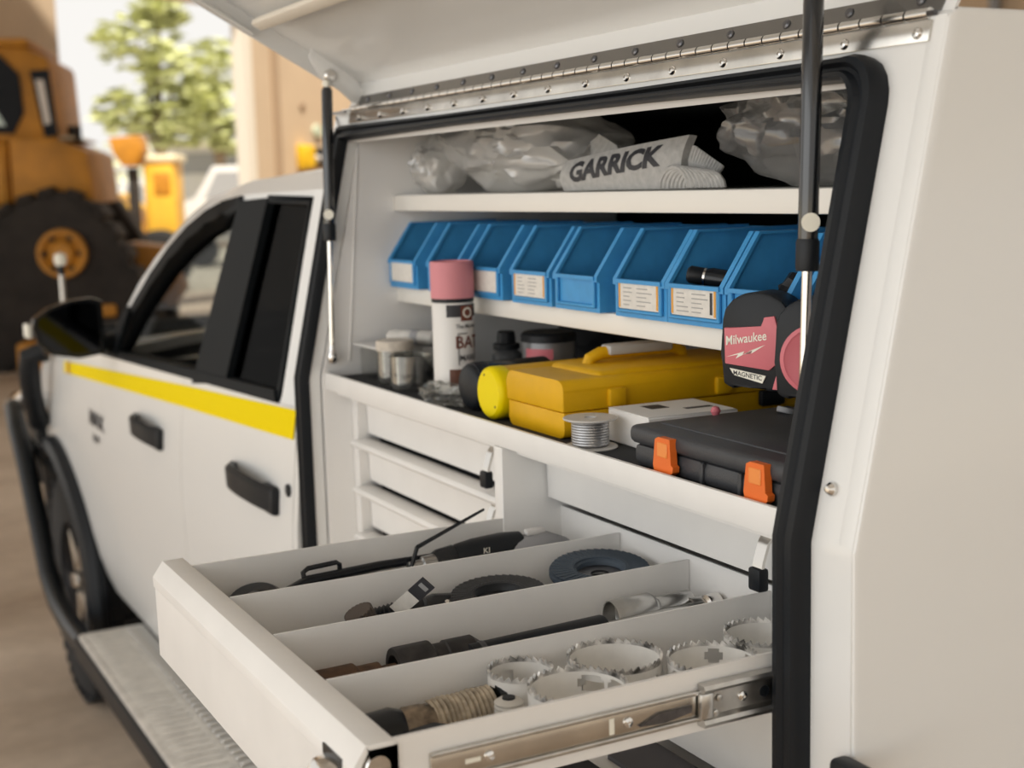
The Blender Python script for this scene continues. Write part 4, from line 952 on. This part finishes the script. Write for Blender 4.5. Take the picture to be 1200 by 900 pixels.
part('bit_collar', G().lathe([(.010, 0), (.021, .003), (.021, .022), (.012, .030)], (-1.376, -.19, FZ+.033), (.3, 1, .15), 20), BLACKG, t)
t = thing('tagged_tool', (-1.37, -.14, FZ), 'black tool carrying a white swing tag', 'tool')
part('tool_body', G().lathe([(.010, 0), (.022, .006), (.026, .03), (.022, .06), (.010, .068)], (-1.372, -.185, FZ+.0275), (.1, 1, .05), 22), BLACKG, t)
part('tool_screw', G().lathe([(.003, 0), (.003, .0015), (0, .002)], (-1.352, -.135, FZ+.047), (.7, -.2, .6), 10), CHROME, t)
part('tool_screw', G().lathe([(.003, 0), (.003, .0015), (0, .002)], (-1.354, -.148, FZ+.048), (.7, -.2, .6), 10), CHROME, t)
TM = frame(Vector((-1.363, -.214, FZ+.052)), (.046, .022, .042), (.018, .022, -.012))
part('tag_card', G().box((0, 0, -.0004), (.064, .017, .0004), TM), PAPER, t)
part('tag_edge', G().box((.036, -.0003, -.0008), (.0643, .0173, .0008), TM), INK, t)
part('tag_print', G().box((.052, .003, -.0011), (.058, .014, .0011), TM), mat('silver_print', (.3, .3, .3), .4), t)
def flap_disc(x, y, z, r_, ax, label, m_, n=40, back=None):
    t = thing('abrasive_disc', (x, y, FZ), label, 'abrasive disc', 'abrasive discs in the second compartment')
    part('disc_backing', G().lathe([(r_*.42, 0), (r_*.98, .001), (r_, .003), (r_, .009), (r_*.55, .013), (r_*.46, .009)], (x, y, z), ax, 40, closed=True), back or BLACKP, t)
    fl = G(); q = Vector((0, 0, 1)).rotation_difference(Vector(ax).normalized()).to_matrix().to_4x4(); q.translation = (x, y, z)
    for k in range(n):
        fl.rbox((r_*.50, -.0045, .0055), (r_*.96, .0045, .0070), .0005, 1, q @ Matrix.Rotation(2*math.pi*k/n, 4, 'Z') @ Matrix.Translation((0, 0, .0055)) @ Matrix.Rotation(.16, 4, 'X'))
    part('abrasive_flaps', fl, m_, t, kind='stuff')
    part('disc_hub', G().lathe([(.011, .001), (r_*.44, .001), (r_*.44, .004), (.011, .004)], (x, y, z), ax, 30, closed=True), DSTEEL, t)
flap_disc(-1.336, -.092, FZ+.044, .056, (.05, -.06, 1), 'black gritty flap disc leaning against a blue grey disc', mat('grit_black', (.05, .05, .052), .9, bump=.8, bscale=900))
flap_disc(-1.336, .042, FZ+.052, .060, (.10, -.04, 1), 'blue grey flap disc at the back of the second compartment', mat('grit_blue', (.055, .075, .10), .75, bump=.6, bscale=900), back=mat('blue_grey', (.05, .07, .095), .6))
solo('disc_prop', G().lathe([(.012, 0), (.016, .004), (.016, .046), (.010, .050)], (-1.345, .044, FZ), (0, 0, 1), 18), RUSTY, 'dark nut sitting under the blue grey disc', 'nut')
solo('disc_prop', G().lathe([(.012, 0), (.016, .004), (.016, .038), (.010, .042)], (-1.350, -.075, FZ), (0, 0, 1), 18), RUSTY, 'dark nut sitting under the black flap disc', 'nut')
# --- compartment 3: sockets and bars
def socket(name, o, d, prof, m_, label, sub=None, group='sockets in the third compartment'):
    t = thing(name, (o[0], o[1], FZ), label, 'socket', group)
    part('socket_body', G().lathe(prof, o, d, 26), m_, t)
    if sub: part('socket_collar', G().lathe(sub[0], o, d, 24), sub[1], t)
    return t
HS = lambda r_, l: [(r_*.6, .012), (r_*.72, 0), (r_*.97, 0), (r_, .002), (r_, l*.62), (r_*.82, l*.68), (r_*.82, l), (r_*.7, l+.001)]
socket('impact_socket', (-1.232, -.352, FZ+.022), (.02, 1, .02), HS(.0215, .07), RUST, 'rust-stained impact socket nearest the drawer front', ([(.012, .07), (.013, .072), (.013, .088), (.010, .09)], RUST))
socket('impact_socket', (-1.225, -.268, FZ+.0275), (.05, 1, .03), HS(.027, .062), RUSTY, 'fat blackened impact socket, second from the drawer front', ([(.018, .05), (.024, .056), (.024, .085), (.016, .095)], RUSTY))
socket('impact_socket', (-1.190, -.300, FZ+.016), (.05, 1, 0), HS(.0155, .08), RUST, 'slim rusty socket lying low by the third divider')
t = thing('breaker_bar', (-1.19, -.06, FZ), 'long black pipe grip with a steel bar leading to chrome sockets', 'breaker bar')
P0 = Vector((-1.205, -.195, FZ+.033)); PD = Vector((.03, 1, .035)).normalized()
part('pipe_grip', G().lathe([(.012, 0), (.0175, .002), (.0175, .155), (.0165, .158)], P0, PD, 24), BLACKP, t)
part('grip_ring', G().lathe([(.0178, .012), (.0184, .014), (.0178, .018)], P0, PD, 24), DSTEEL, t)
part('steel_bar', G().cyl(P0+PD*.155, P0+PD*.30, .0085, None, 14), STEEL, t)
part('bar_head', G().lathe([(.011, .285), (.014, .288), (.014, .303), (.008, .305)], P0, PD, 20), CHROME, t)
solo('bar_rest', G().rbox((-1.215, -.19, FZ), (-1.185, -.07, FZ+.0145), .004), RUSTY, 'dark steel block under the black pipe grip', 'block')
C0 = Vector((-1.226, -.012, FZ+.040))
socket('chrome_socket', tuple(C0), (.06, 1, .03), [(.012, .018), (.0175, .014), (.0185, 0), (.020, 0), (.0205, .002), (.0205, .048), (.018, .052), (.0145, .056), (.0145, .098), (.013, .10)], STEEL, 'big chrome socket with an open ring end')
socket('chrome_socket', (-1.205, .078, FZ+.040), (.12, 1, .02), [(.006, .004), (.011, .0), (.0135, .0), (.0135, .034), (.012, .036)], STEEL, 'small chrome socket at the back of the third compartment')
solo('socket_rail', G().rbox((-1.245, -.005, FZ), (-1.19, .108, FZ+.019), .003), DSTEEL, 'steel socket rail under the chrome sockets', 'rail')
# --- compartment 4: bits, coil, hole saws
t = thing('drill_chuck', (-1.07, -.33, FZ), 'black chuck with a worn brown collar near the drawer front', 'chuck')
K0 = Vector((-1.085, -.362, FZ+.027)); KD = Vector((.12, 1, .04)).normalized()
part('chuck_body', G().lathe([(.016, 0), (.023, .004), (.025, .03), (.021, .042)], K0, KD, 24), BLACKG, t)
part('chuck_collar', G().lathe([(.021, .040), (.0225, .042), (.0225, .068), (.016, .072)], K0, KD, 24), mat('worn_collar', (.22, .17, .12), .5, .5, var=.8, scale=70), t)
t = thing('pilot_arbor', (-1.05, -.285, FZ), 'black hexagonal arbor beside the wound cord', 'arbor')
part('arbor_body', G().lathe([(.014, 0), (.021, .008), (.023, .03), (.018, .045), (.010, .05)], (-1.045, -.335, FZ+.0235), (.1, 1, .02), 6), BLACKG, t)
part('arbor_shank', G().cyl((-1.04, -.288, FZ+.024), (-1.035, -.262, FZ+.025), .007, None, 6), DSTEEL, t)
t = thing('cord_spool', (-1.07, -.24, FZ), 'spool wound with frayed beige cord before the hole saws', 'spool')
q0 = Vector((-1.079, -.297, FZ+.030)); qd = Vector((.05, 1, .06)).normalized()
part('wound_cord', G().lathe([(.012, 0)]+[(.0225+(.0022 if k % 2 else 0)-.0012*abs(math.sin(k*1.3)), .001+k*.0024) for k in range(26)]+[(.012, .066)], q0, qd, 24), mat('beige_cord', (.42, .35, .26), .9, var=.45, scale=90, bump=.6, bscale=400), t)
part('spool_end', G().lathe([(.008, .064), (.024, .066), (.024, .072), (.012, .076)], q0, qd, 20), BLACKG, t)
part('spool_end', G().lathe([(.012, -.008), (.022, -.006), (.022, .0), (.012, .002)], q0, qd, 20), STEEL, t)
HSM = mat('holesaw_paint', (.86, .84, .80), .35, .1, var=.08, scale=40)
def hole_saw(x, y, r_, zt0, label, seed, tilt=(0, 0, 1), zb=0):
    t = thing('hole_saw', (x, y, FZ), label, 'hole saw', 'hole saws in the fourth compartment')
    h = zt0-FZ-zb; rnd = random.Random(seed); n = 72
    q = Vector((0, 0, 1)).rotation_difference(Vector(tilt).normalized()).to_matrix().to_4x4(); q.translation = (x, y, FZ+zb)
    zr = [0, .004, h*.46, h*.54, h*.72, h*.80, h-.006]
    slots = [(rnd.random()*2*math.pi, rnd.uniform(.22, .34)) for _ in range(5)]
    def P(rad, i, z): a = 2*math.pi*i/n; return (rad*math.cos(a), rad*math.sin(a), z)
    vs_ = []; fs_ = []
    for rad in (r_, r_-.0016):
        for z in zr: vs_ += [P(rad, i, z) for i in range(n)]
    k = len(zr)*n
    def cut(i, j):
        a = 2*math.pi*(i+.5)/n
        for s0, wd in slots:
            dlt = abs((a-s0+math.pi) % (2*math.pi)-math.pi)
            if j == 3 and dlt < wd or j in (2, 4) and dlt < wd*.72: return True
        return False
    for j in range(len(zr)-1):
        for i in range(n):
            if cut(i, j): continue
            f_ = (j*n+i, j*n+(i+1) % n, (j+1)*n+(i+1) % n, (j+1)*n+i); fs_ += [f_, tuple(a+k for a in reversed(f_))]
    g = G().add(vs_, fs_, q); g.lathe([(.008, .001), (r_-.001, .001), (r_-.001, .004), (.008, .004)], (0, 0, 0), (0, 0, 1), 30, q, closed=True)
    part('saw_cup', g, HSM, t, ang=50)
    nt_ = int(2*math.pi*r_/.0075); g = G(); z0 = h-.006
    for i in range(nt_):
        a0, a1 = 2*math.pi*i/nt_, 2*math.pi*(i+1)/nt_; am = a0+(a1-a0)*.75
        pts = []
        for rad in (r_+.0004, r_-.0018):
            pts += [(rad*math.cos(a0), rad*math.sin(a0), z0), (rad*math.cos(a1), rad*math.sin(a1), z0), (rad*math.cos(a1), rad*math.sin(a1), z0+.0018), (rad*math.cos(am), rad*math.sin(am), z0+.006), (rad*math.cos(a0), rad*math.sin(a0), z0+.0018)]
        g.add(pts, [(0, 1, 2, 3, 4), (9, 8, 7, 6, 5), (0, 5, 6, 1), (2, 7, 8, 3), (3, 8, 9, 4)], q)
    part('saw_teeth', g, mat('saw_teeth_steel', (.62, .60, .57), .4, .3, var=.9, scale=70), t, ang=20)
    return t
hole_saw(-1.080, -.203, .0305, FZ+.068, 'smallest hole saw, standing next to the wound cord spool', 1)
hole_saw(-1.0655, -.109, .0452, FZ+.0675, 'large pale hole saw standing against the third divider', 2)
hole_saw(-1.0085, -.1835, .0445, FZ+.0715, 'front hole saw nearest the slide rail with windows in its cup', 3, zb=.0255)
hole_saw(-1.0095, -.036, .0425, FZ+.0690, 'pale hole saw fourth back along the drawer slide', 4, zb=.0255)
hole_saw(-1.0420, .050, .0395, FZ+.0690, 'rearmost hole saw half hidden behind the black seal', 5, zb=.006)
t = thing('small_coil', (-1.03, -.235, FZ), 'small pale ribbed roll between two hole saws', 'roll')
part('coil_body', G().lathe([(.009, 0)]+[(.0125+(.0008 if k % 2 else 0), .001+k*.002) for k in range(28)]+[(.009, .058)], (-1.037, -.238, FZ), (0, 0, 1), 20), mat('pale_cord', (.55, .52, .47), .8), t)
part('coil_core', G().cyl((-1.037, -.238, FZ+.058), (-1.037, -.238, FZ+.0595), .006), BLACKP, t)

# ================================================================== BACKGROUND, inside the shed
CA = math.atan2(.884, .468)                    # direction of image right on the ground
# bulldozer: local x = to the right, y = away, z up
t = thing('bulldozer', (-14.38, 1.73, 0), 'dark ochre bulldozer with tall cab and high drive track', 'bulldozer', rz=CA+R(8))
def lpart(name, g, m, par=None, **k): return part(name, g, m, par or t, world=False, **k)
lpart('engine_deck', G().rbox((-3.2, 0, 1.62), (-.42, 1.75, 2.26), .05), DOZER)
lpart('fuel_tank', G().prism([(-.40, 1.66), (-.40, 2.30), (.0, 2.30), (.34, 2.16), (.38, 1.64)], 'y', -.05, 1.8, bev=.03), DOZER)
lpart('tank_cap', G().cyl((.18, .3, 2.26), (.18, .3, 2.42), .07), MUD)
lpart('tank_top', G().rbox((-.25, .1, 2.28), (.20, 1.6, 2.31), .01), mat('sunlit_metal', (.55, .45, .30), .6))  # paler plate puts the sunlit look of the tank top into colour
DWIN = mat('dark_window', (.012, .014, .018), .7, spec=.2)
cabp = lpart('cab', G().prism([(-1.6, 2.25), (-1.55, 3.22), (-.30, 3.24), (.02, 3.08), (.06, 2.25)], 'y', .05, 1.6, bev=.05), DOZER)
lpart('cab_roof', G().rbox((-1.75, -.02, 3.18), (-.15, 1.68, 3.27), .04), DOZER, cabp)
part('cab_window', G().prism([(-1.30, 2.40), (-1.30, 2.95), (-1.1, 3.12), (-.45, 3.12), (-.27, 2.92), (-.25, 2.55), (-.36, 2.34)], 'y', .0, .055), DWIN, cabp, world=False)
part('cab_glass', G().prism([(-1.1, 2.42), (-.98, 2.80), (-.62, 2.80), (-.42, 2.42)], 'y', -.012, .0), mat('pale_glass', (.42, .50, .44), .15), cabp, world=False)
part('cab_window', G().prism([(-.16, 2.95), (.02, 2.96), (.06, 2.32), (-.06, 2.30)], 'y', .0, .055), DWIN, cabp, world=False)
part('cab_glass', G().prism([(-.11, 2.86), (-.03, 2.86), (.01, 2.44), (-.05, 2.42)], 'y', -.012, .0), mat('warm_glass', (.50, .42, .34), .15), cabp, world=False)
lpart('side_panel', G().rbox((-1.05, -.03, 1.66), (-.46, .02, 2.2), .02), mat('machine_ochre_light', (.56, .25, .02), .5, var=.2, scale=3))
TRK = [(.06, 1.78), (.38, 1.66), (.62, 1.25), (.80, .80), (.95, .42), (.90, .14), (.70, .02), (-3.2, .02), (-3.4, .3), (-3.2, .75), (-.9, 1.25), (-.35, 1.66)]
trk = lpart('track', G().prism(TRK, 'y', -.28, .32, bev=.05), MUD)
lpart('track', G().prism(TRK, 'y', 1.5, 2.1, bev=.05), MUD)
spr = part('sprocket', G().lathe([(0, .10), (.10, .10), (.13, .05), (.16, .04), (.19, .09), (.235, .09), (.245, 0)], (.08, -.28, 1.16), (0, -1, 0), 32), DOZER, trk, world=False)
for k in range(6):
    a = k*math.pi/3; part('sprocket_bolt', G().cyl((.08+.17*math.cos(a), -.30, 1.16+.17*math.sin(a)), (.08+.17*math.cos(a), -.37, 1.16+.17*math.sin(a)), .03, None, 8), MUD, trk, world=False)
sh = None
def seg_pts():
    P_ = [Vector((a, 0, b)) for a, b in TRK]; out = []
    for A_, B_ in zip(P_, P_[1:]+P_[:1]):
        n_ = max(1, int((B_-A_).length/.19))
        for i in range(n_): out.append((A_+(B_-A_)*((i+.5)/n_), math.atan2((B_-A_).z, (B_-A_).x)))
    return out
for p, a in seg_pts():
    if p.x < -1.4: continue
    if sh is None: sh = part('track_shoe', G().rbox((-.075, -.31, -.03), (.075, .35, .05), .01, 1), MUD, trk, world=False); o = sh
    else: o = clone(sh, trk)
    o.location = p; o.rotation_euler = (0, -a, 0)
lpart('track_frame', G().rbox((-3.0, -.2, .32), (.35, .25, .62), .05), DOZER)
lpart('step_bracket', G().rbox((.22, -.34, .52), (.56, -.2, .64), .02), DOZER)
lpart('ripper_arm', G().prism([(.45, .85), (.55, 1.22), (.95, 1.16), (1.15, .7), (1.0, .5)], 'y', .6, 1.3, bev=.04), DOZER)
lpart('toolbox', G().rbox((-.30, -.9, .05), (.10, -.4, .34), .02), DOZER)
# wall fittings
def wallp(s, z, out=.25): return W0+WD*s-WN*out+Vector((0, 0, z))
t = thing('junction_box', tuple(wallp(1.28, 2.15)), 'yellow box fixed to the tan shed wall', 'box')
part('box_body', G().rbox((1.14, .252, 2.04), (1.40, .42, 2.40), .02, 2, WM), mat('box_yellow', (.85, .52, .02), .5), t)
part('box_lid', G().rbox((1.16, .42, 2.08), (1.38, .44, 2.36), .008, 1, WM), MATS['box_yellow'], t)
t = thing('switch_panel', tuple(wallp(1.6, 2.1)), 'black switch panel beside the yellow wall box', 'switch panel')
part('panel_body', G().rbox((1.44, .252, 2.10), (1.86, .36, 2.36), .02, 2, WM), BLACKP, t)
part('panel_knob', G().lathe([(.05, 0), (.05, .06), (.03, .08)], WM @ Vector((1.50, .36, 2.20)), -WN, 16), LGREY, t)
solo('wall_gauge', G().lathe([(.0, .05), (.09, .05), (.10, .03), (.10, 0)], wallp(1.68, 2.62, .251), tuple(-WN), 20), mat('pale_green', (.55, .62, .48), .4), 'round pale green gauge on the tan wall', 'gauge')
solo('wall_vent', G().lathe([(0, .03), (.05, .03), (.06, 0)], wallp(1.34, 2.98, .251), tuple(-WN), 16), mat('wall_brown', (.3, .2, .13), .7), 'small brown wall vent above the yellow box', 'vent')

# ================================================================== OUTSIDE
def cam_at(px, depth):                         # ground point seen at image column px at a given distance
    v = fw+cr*((px-600)/FPX); v.z = 0; p = Vector((0, -.775, 0))+v*depth; p.z = 0; return p
def machine(px, depth): return tuple(cam_at(px, depth))
# yellow loader
t = thing('wheel_loader', machine(165, 25), 'bright yellow loader parked outside the shed opening', 'loader', rz=CA)
part('loader_tower', G().rbox((.28, 0, .4), (.84, .7, 2.30), .06), DOZERL, t, world=False)
part('tower_cap', G().rbox((.24, -.05, 2.28), (.90, .8, 2.42), .06), mat('cream_cap', (.80, .70, .48), .5), t, world=False)
part('tower_window', G().rbox((.46, -.02, 1.7), (.76, .02, 2.1), .02), DOZER, t, world=False)
part('engine_hood', G().prism([(-1.0, .55), (-1.0, 1.15), (-.78, 1.62), (-.35, 1.78), (.05, 1.5), (.22, .95), (.2, .55)], 'y', -.3, 1.2, bev=.08), DOZERL, t, world=False)
part('chassis_plate', G().prism([(-.85, .1), (-.8, 1.05), (-.1, 1.05), (.5, .25), (.5, .1)], 'y', -.7, -.35, bev=.04), DOZER, t, world=False)
part('mast', G().rbox((.05, -.2, .5), (.22, .0, 2.2), .02), MUD, t, world=False)
part('mast_head', G().prism([(-.20, 2.72), (.34, 2.76), (.40, 2.5), (.26, 2.22), (.02, 2.22), (-.14, 2.45)], 'y', -.35, .1, bev=.03), DOZER, t, world=False)
for x in (-.6, .55):
    w_ = part('loader_wheel', G().lathe([(.22, -.2), (.5, -.2), (.55, -.12), (.55, .12), (.5, .2), (.22, .2)], (x, -.2, .55), (0, 1, 0), 28, closed=True), TYRE, t, world=False)
    part('loader_rim', G().lathe([(0, .1), (.2, .1), (.23, .16), (.23, -.1)], (x, -.2, .55), (0, -1, 0), 24), DOZERL, w_, world=False)
# pale vehicles behind
def truck(px, depth, L, H, label, m_, seed):
    t = thing('parked_truck', machine(px, depth), label, 'truck', 'pale trucks outside', rz=CA+R(seed*7-6))
    part('truck_body', G().prism([(0, .55), (0, H*.62), (L*.18, H*.66), (L*.30, H), (L*.72, H), (L*.80, H*.62), (L, H*.60), (L, .55)], 'y', 0, 1.8, bev=.06), m_, t, world=False)
    part('truck_window', G().prism([(L*.24, H*.68), (L*.33, H*.94), (L*.50, H*.94), (L*.50, H*.68)], 'y', -.015, .01), GREYM, t, world=False)
    part('truck_window', G().prism([(L*.53, H*.68), (L*.53, H*.94), (L*.69, H*.94), (L*.75, H*.68)], 'y', -.015, .01), GREYM, t, world=False)
    part('truck_panel', G().rbox((L*.12, -.02, .7), (L*.9, .0, H*.5), .01), GREYM, t, world=False)
    for x in (L*.2, L*.8):
        part('truck_wheel', G().lathe([(0, .1), (.2, .1), (.38, .1), (.4, -.1)], (x, .0, .4), (0, -1, 0), 20), TYRE, t, world=False)
    for x in (L*.06, L*.9): part('truck_lamp', G().lathe([(.12, 0), (.12, .05), (0, .07)], (x, 0, H*.55), (0, -1, 0), 14), CREAM, t, world=False)
truck(212, 33, 3.4, 2.35, 'white and grey truck just left of the cream door post', LGREY, 1)
truck(128, 36, 2.4, 2.1, 'pale truck half hidden behind the loader hood', LGREY, 2)
t = thing('site_shed', machine(215, 48), 'low pale site shed with dark window band beyond the trucks', 'shed', rz=CA)
part('shed_wall', G().box((0, 0, 0), (3.5, 3, 3.3)), LGREY, t, world=False)
part('shed_window', G().box((.2, -.03, 2.4), (3.3, 0, 3.1)), GREYM, t, world=False)
part('shed_roof', G().rbox((-.2, -.3, 3.3), (3.7, 3.2, 3.5), .04), CREAMW, t, world=False)
# trees
def leaf_mesh(c, rad, n, size, seed, holes=.0):
    rnd = random.Random(seed); g = G()
    for _ in range(n):
        while True:
            p = Vector((rnd.uniform(-1, 1), rnd.uniform(-1, 1), rnd.uniform(-1, 1)))
            if p.length < 1 and p.length > .25: break
        if noise.noise(p*2.2+Vector((seed, 0, 0))) < holes: continue
        q = Vector((c[0]+p.x*rad[0], c[1]+p.y*rad[1], c[2]+p.z*rad[2]))
        m_ = Matrix.Rotation(rnd.uniform(0, 6.28), 3, 'Z') @ Matrix.Rotation(rnd.uniform(-.9, .9), 3, 'X'); s_ = size*rnd.uniform(.6, 1.3)
        g.add([q+m_ @ Vector(v) for v in ((-s_, 0, 0), (0, -s_*.45, .1*s_), (s_, 0, 0), (0, s_*.45, .1*s_))], [(0, 1, 2, 3)])
    return g
LEAF = mat('leaf_green', (.62, .64, .32), .6, var=.3, scale=1.5); LEAF2 = mat('leaf_pale', (.72, .72, .46), .6, var=.25, scale=1.0)
BARK = mat('bark', (.28, .2, .14), .9, var=.3, scale=6)
def tree(px, depth, h, rad, label, seed, m_, blobs):
    p = cam_at(px, depth); t = thing('tree', tuple(p), label, 'tree', 'trees beyond the opening')
    part('trunk', G().tube([(0, 0, 0), (.1, .05, h*.35), (-.05, 0, h*.6), (.05, 0, h*.85)], [.22, .17, .11, .05], 10), BARK, t, world=False)
    for k, (dx, dz, r_) in enumerate(blobs):
        off = cr*dx; part('branch', G().tube([(0, 0, h*.4), (off.x*.5, off.y*.5, (h*.4+dz)/2+.3), (off.x, off.y, dz)], [.09, .06, .03], 7), BARK, t, world=False)
        part('foliage', leaf_mesh((off.x, off.y, dz), (r_*1.15, r_*1.15, r_*.8), 700, .26, seed*10+k, .02), m_, t, world=False, kind='stuff', smooth=False)
tree(205, 42, 6.8, 2, 'tall leafy tree in the middle of the shed opening', 1, LEAF, [(-.5, 6.2, 1.1), (.6, 5.2, 1.0), (-.9, 4.2, .9), (.5, 3.8, 1.0), (.2, 7.0, .7), (1.2, 4.4, .8)])
tree(272, 46, 6.2, 2, 'tree partly behind the cream door post', 2, LEAF, [(0, 5.8, 1.1), (-.6, 4.4, 1.1), (.5, 3.6, .9)])
tree(105, 75, 6, 3, 'pale distant tree left of the opening', 3, LEAF2, [(-2.5, 3.2, 2.2), (0, 2.6, 2.2), (2.6, 3.0, 2.2), (-1, 5.0, 1.4)])
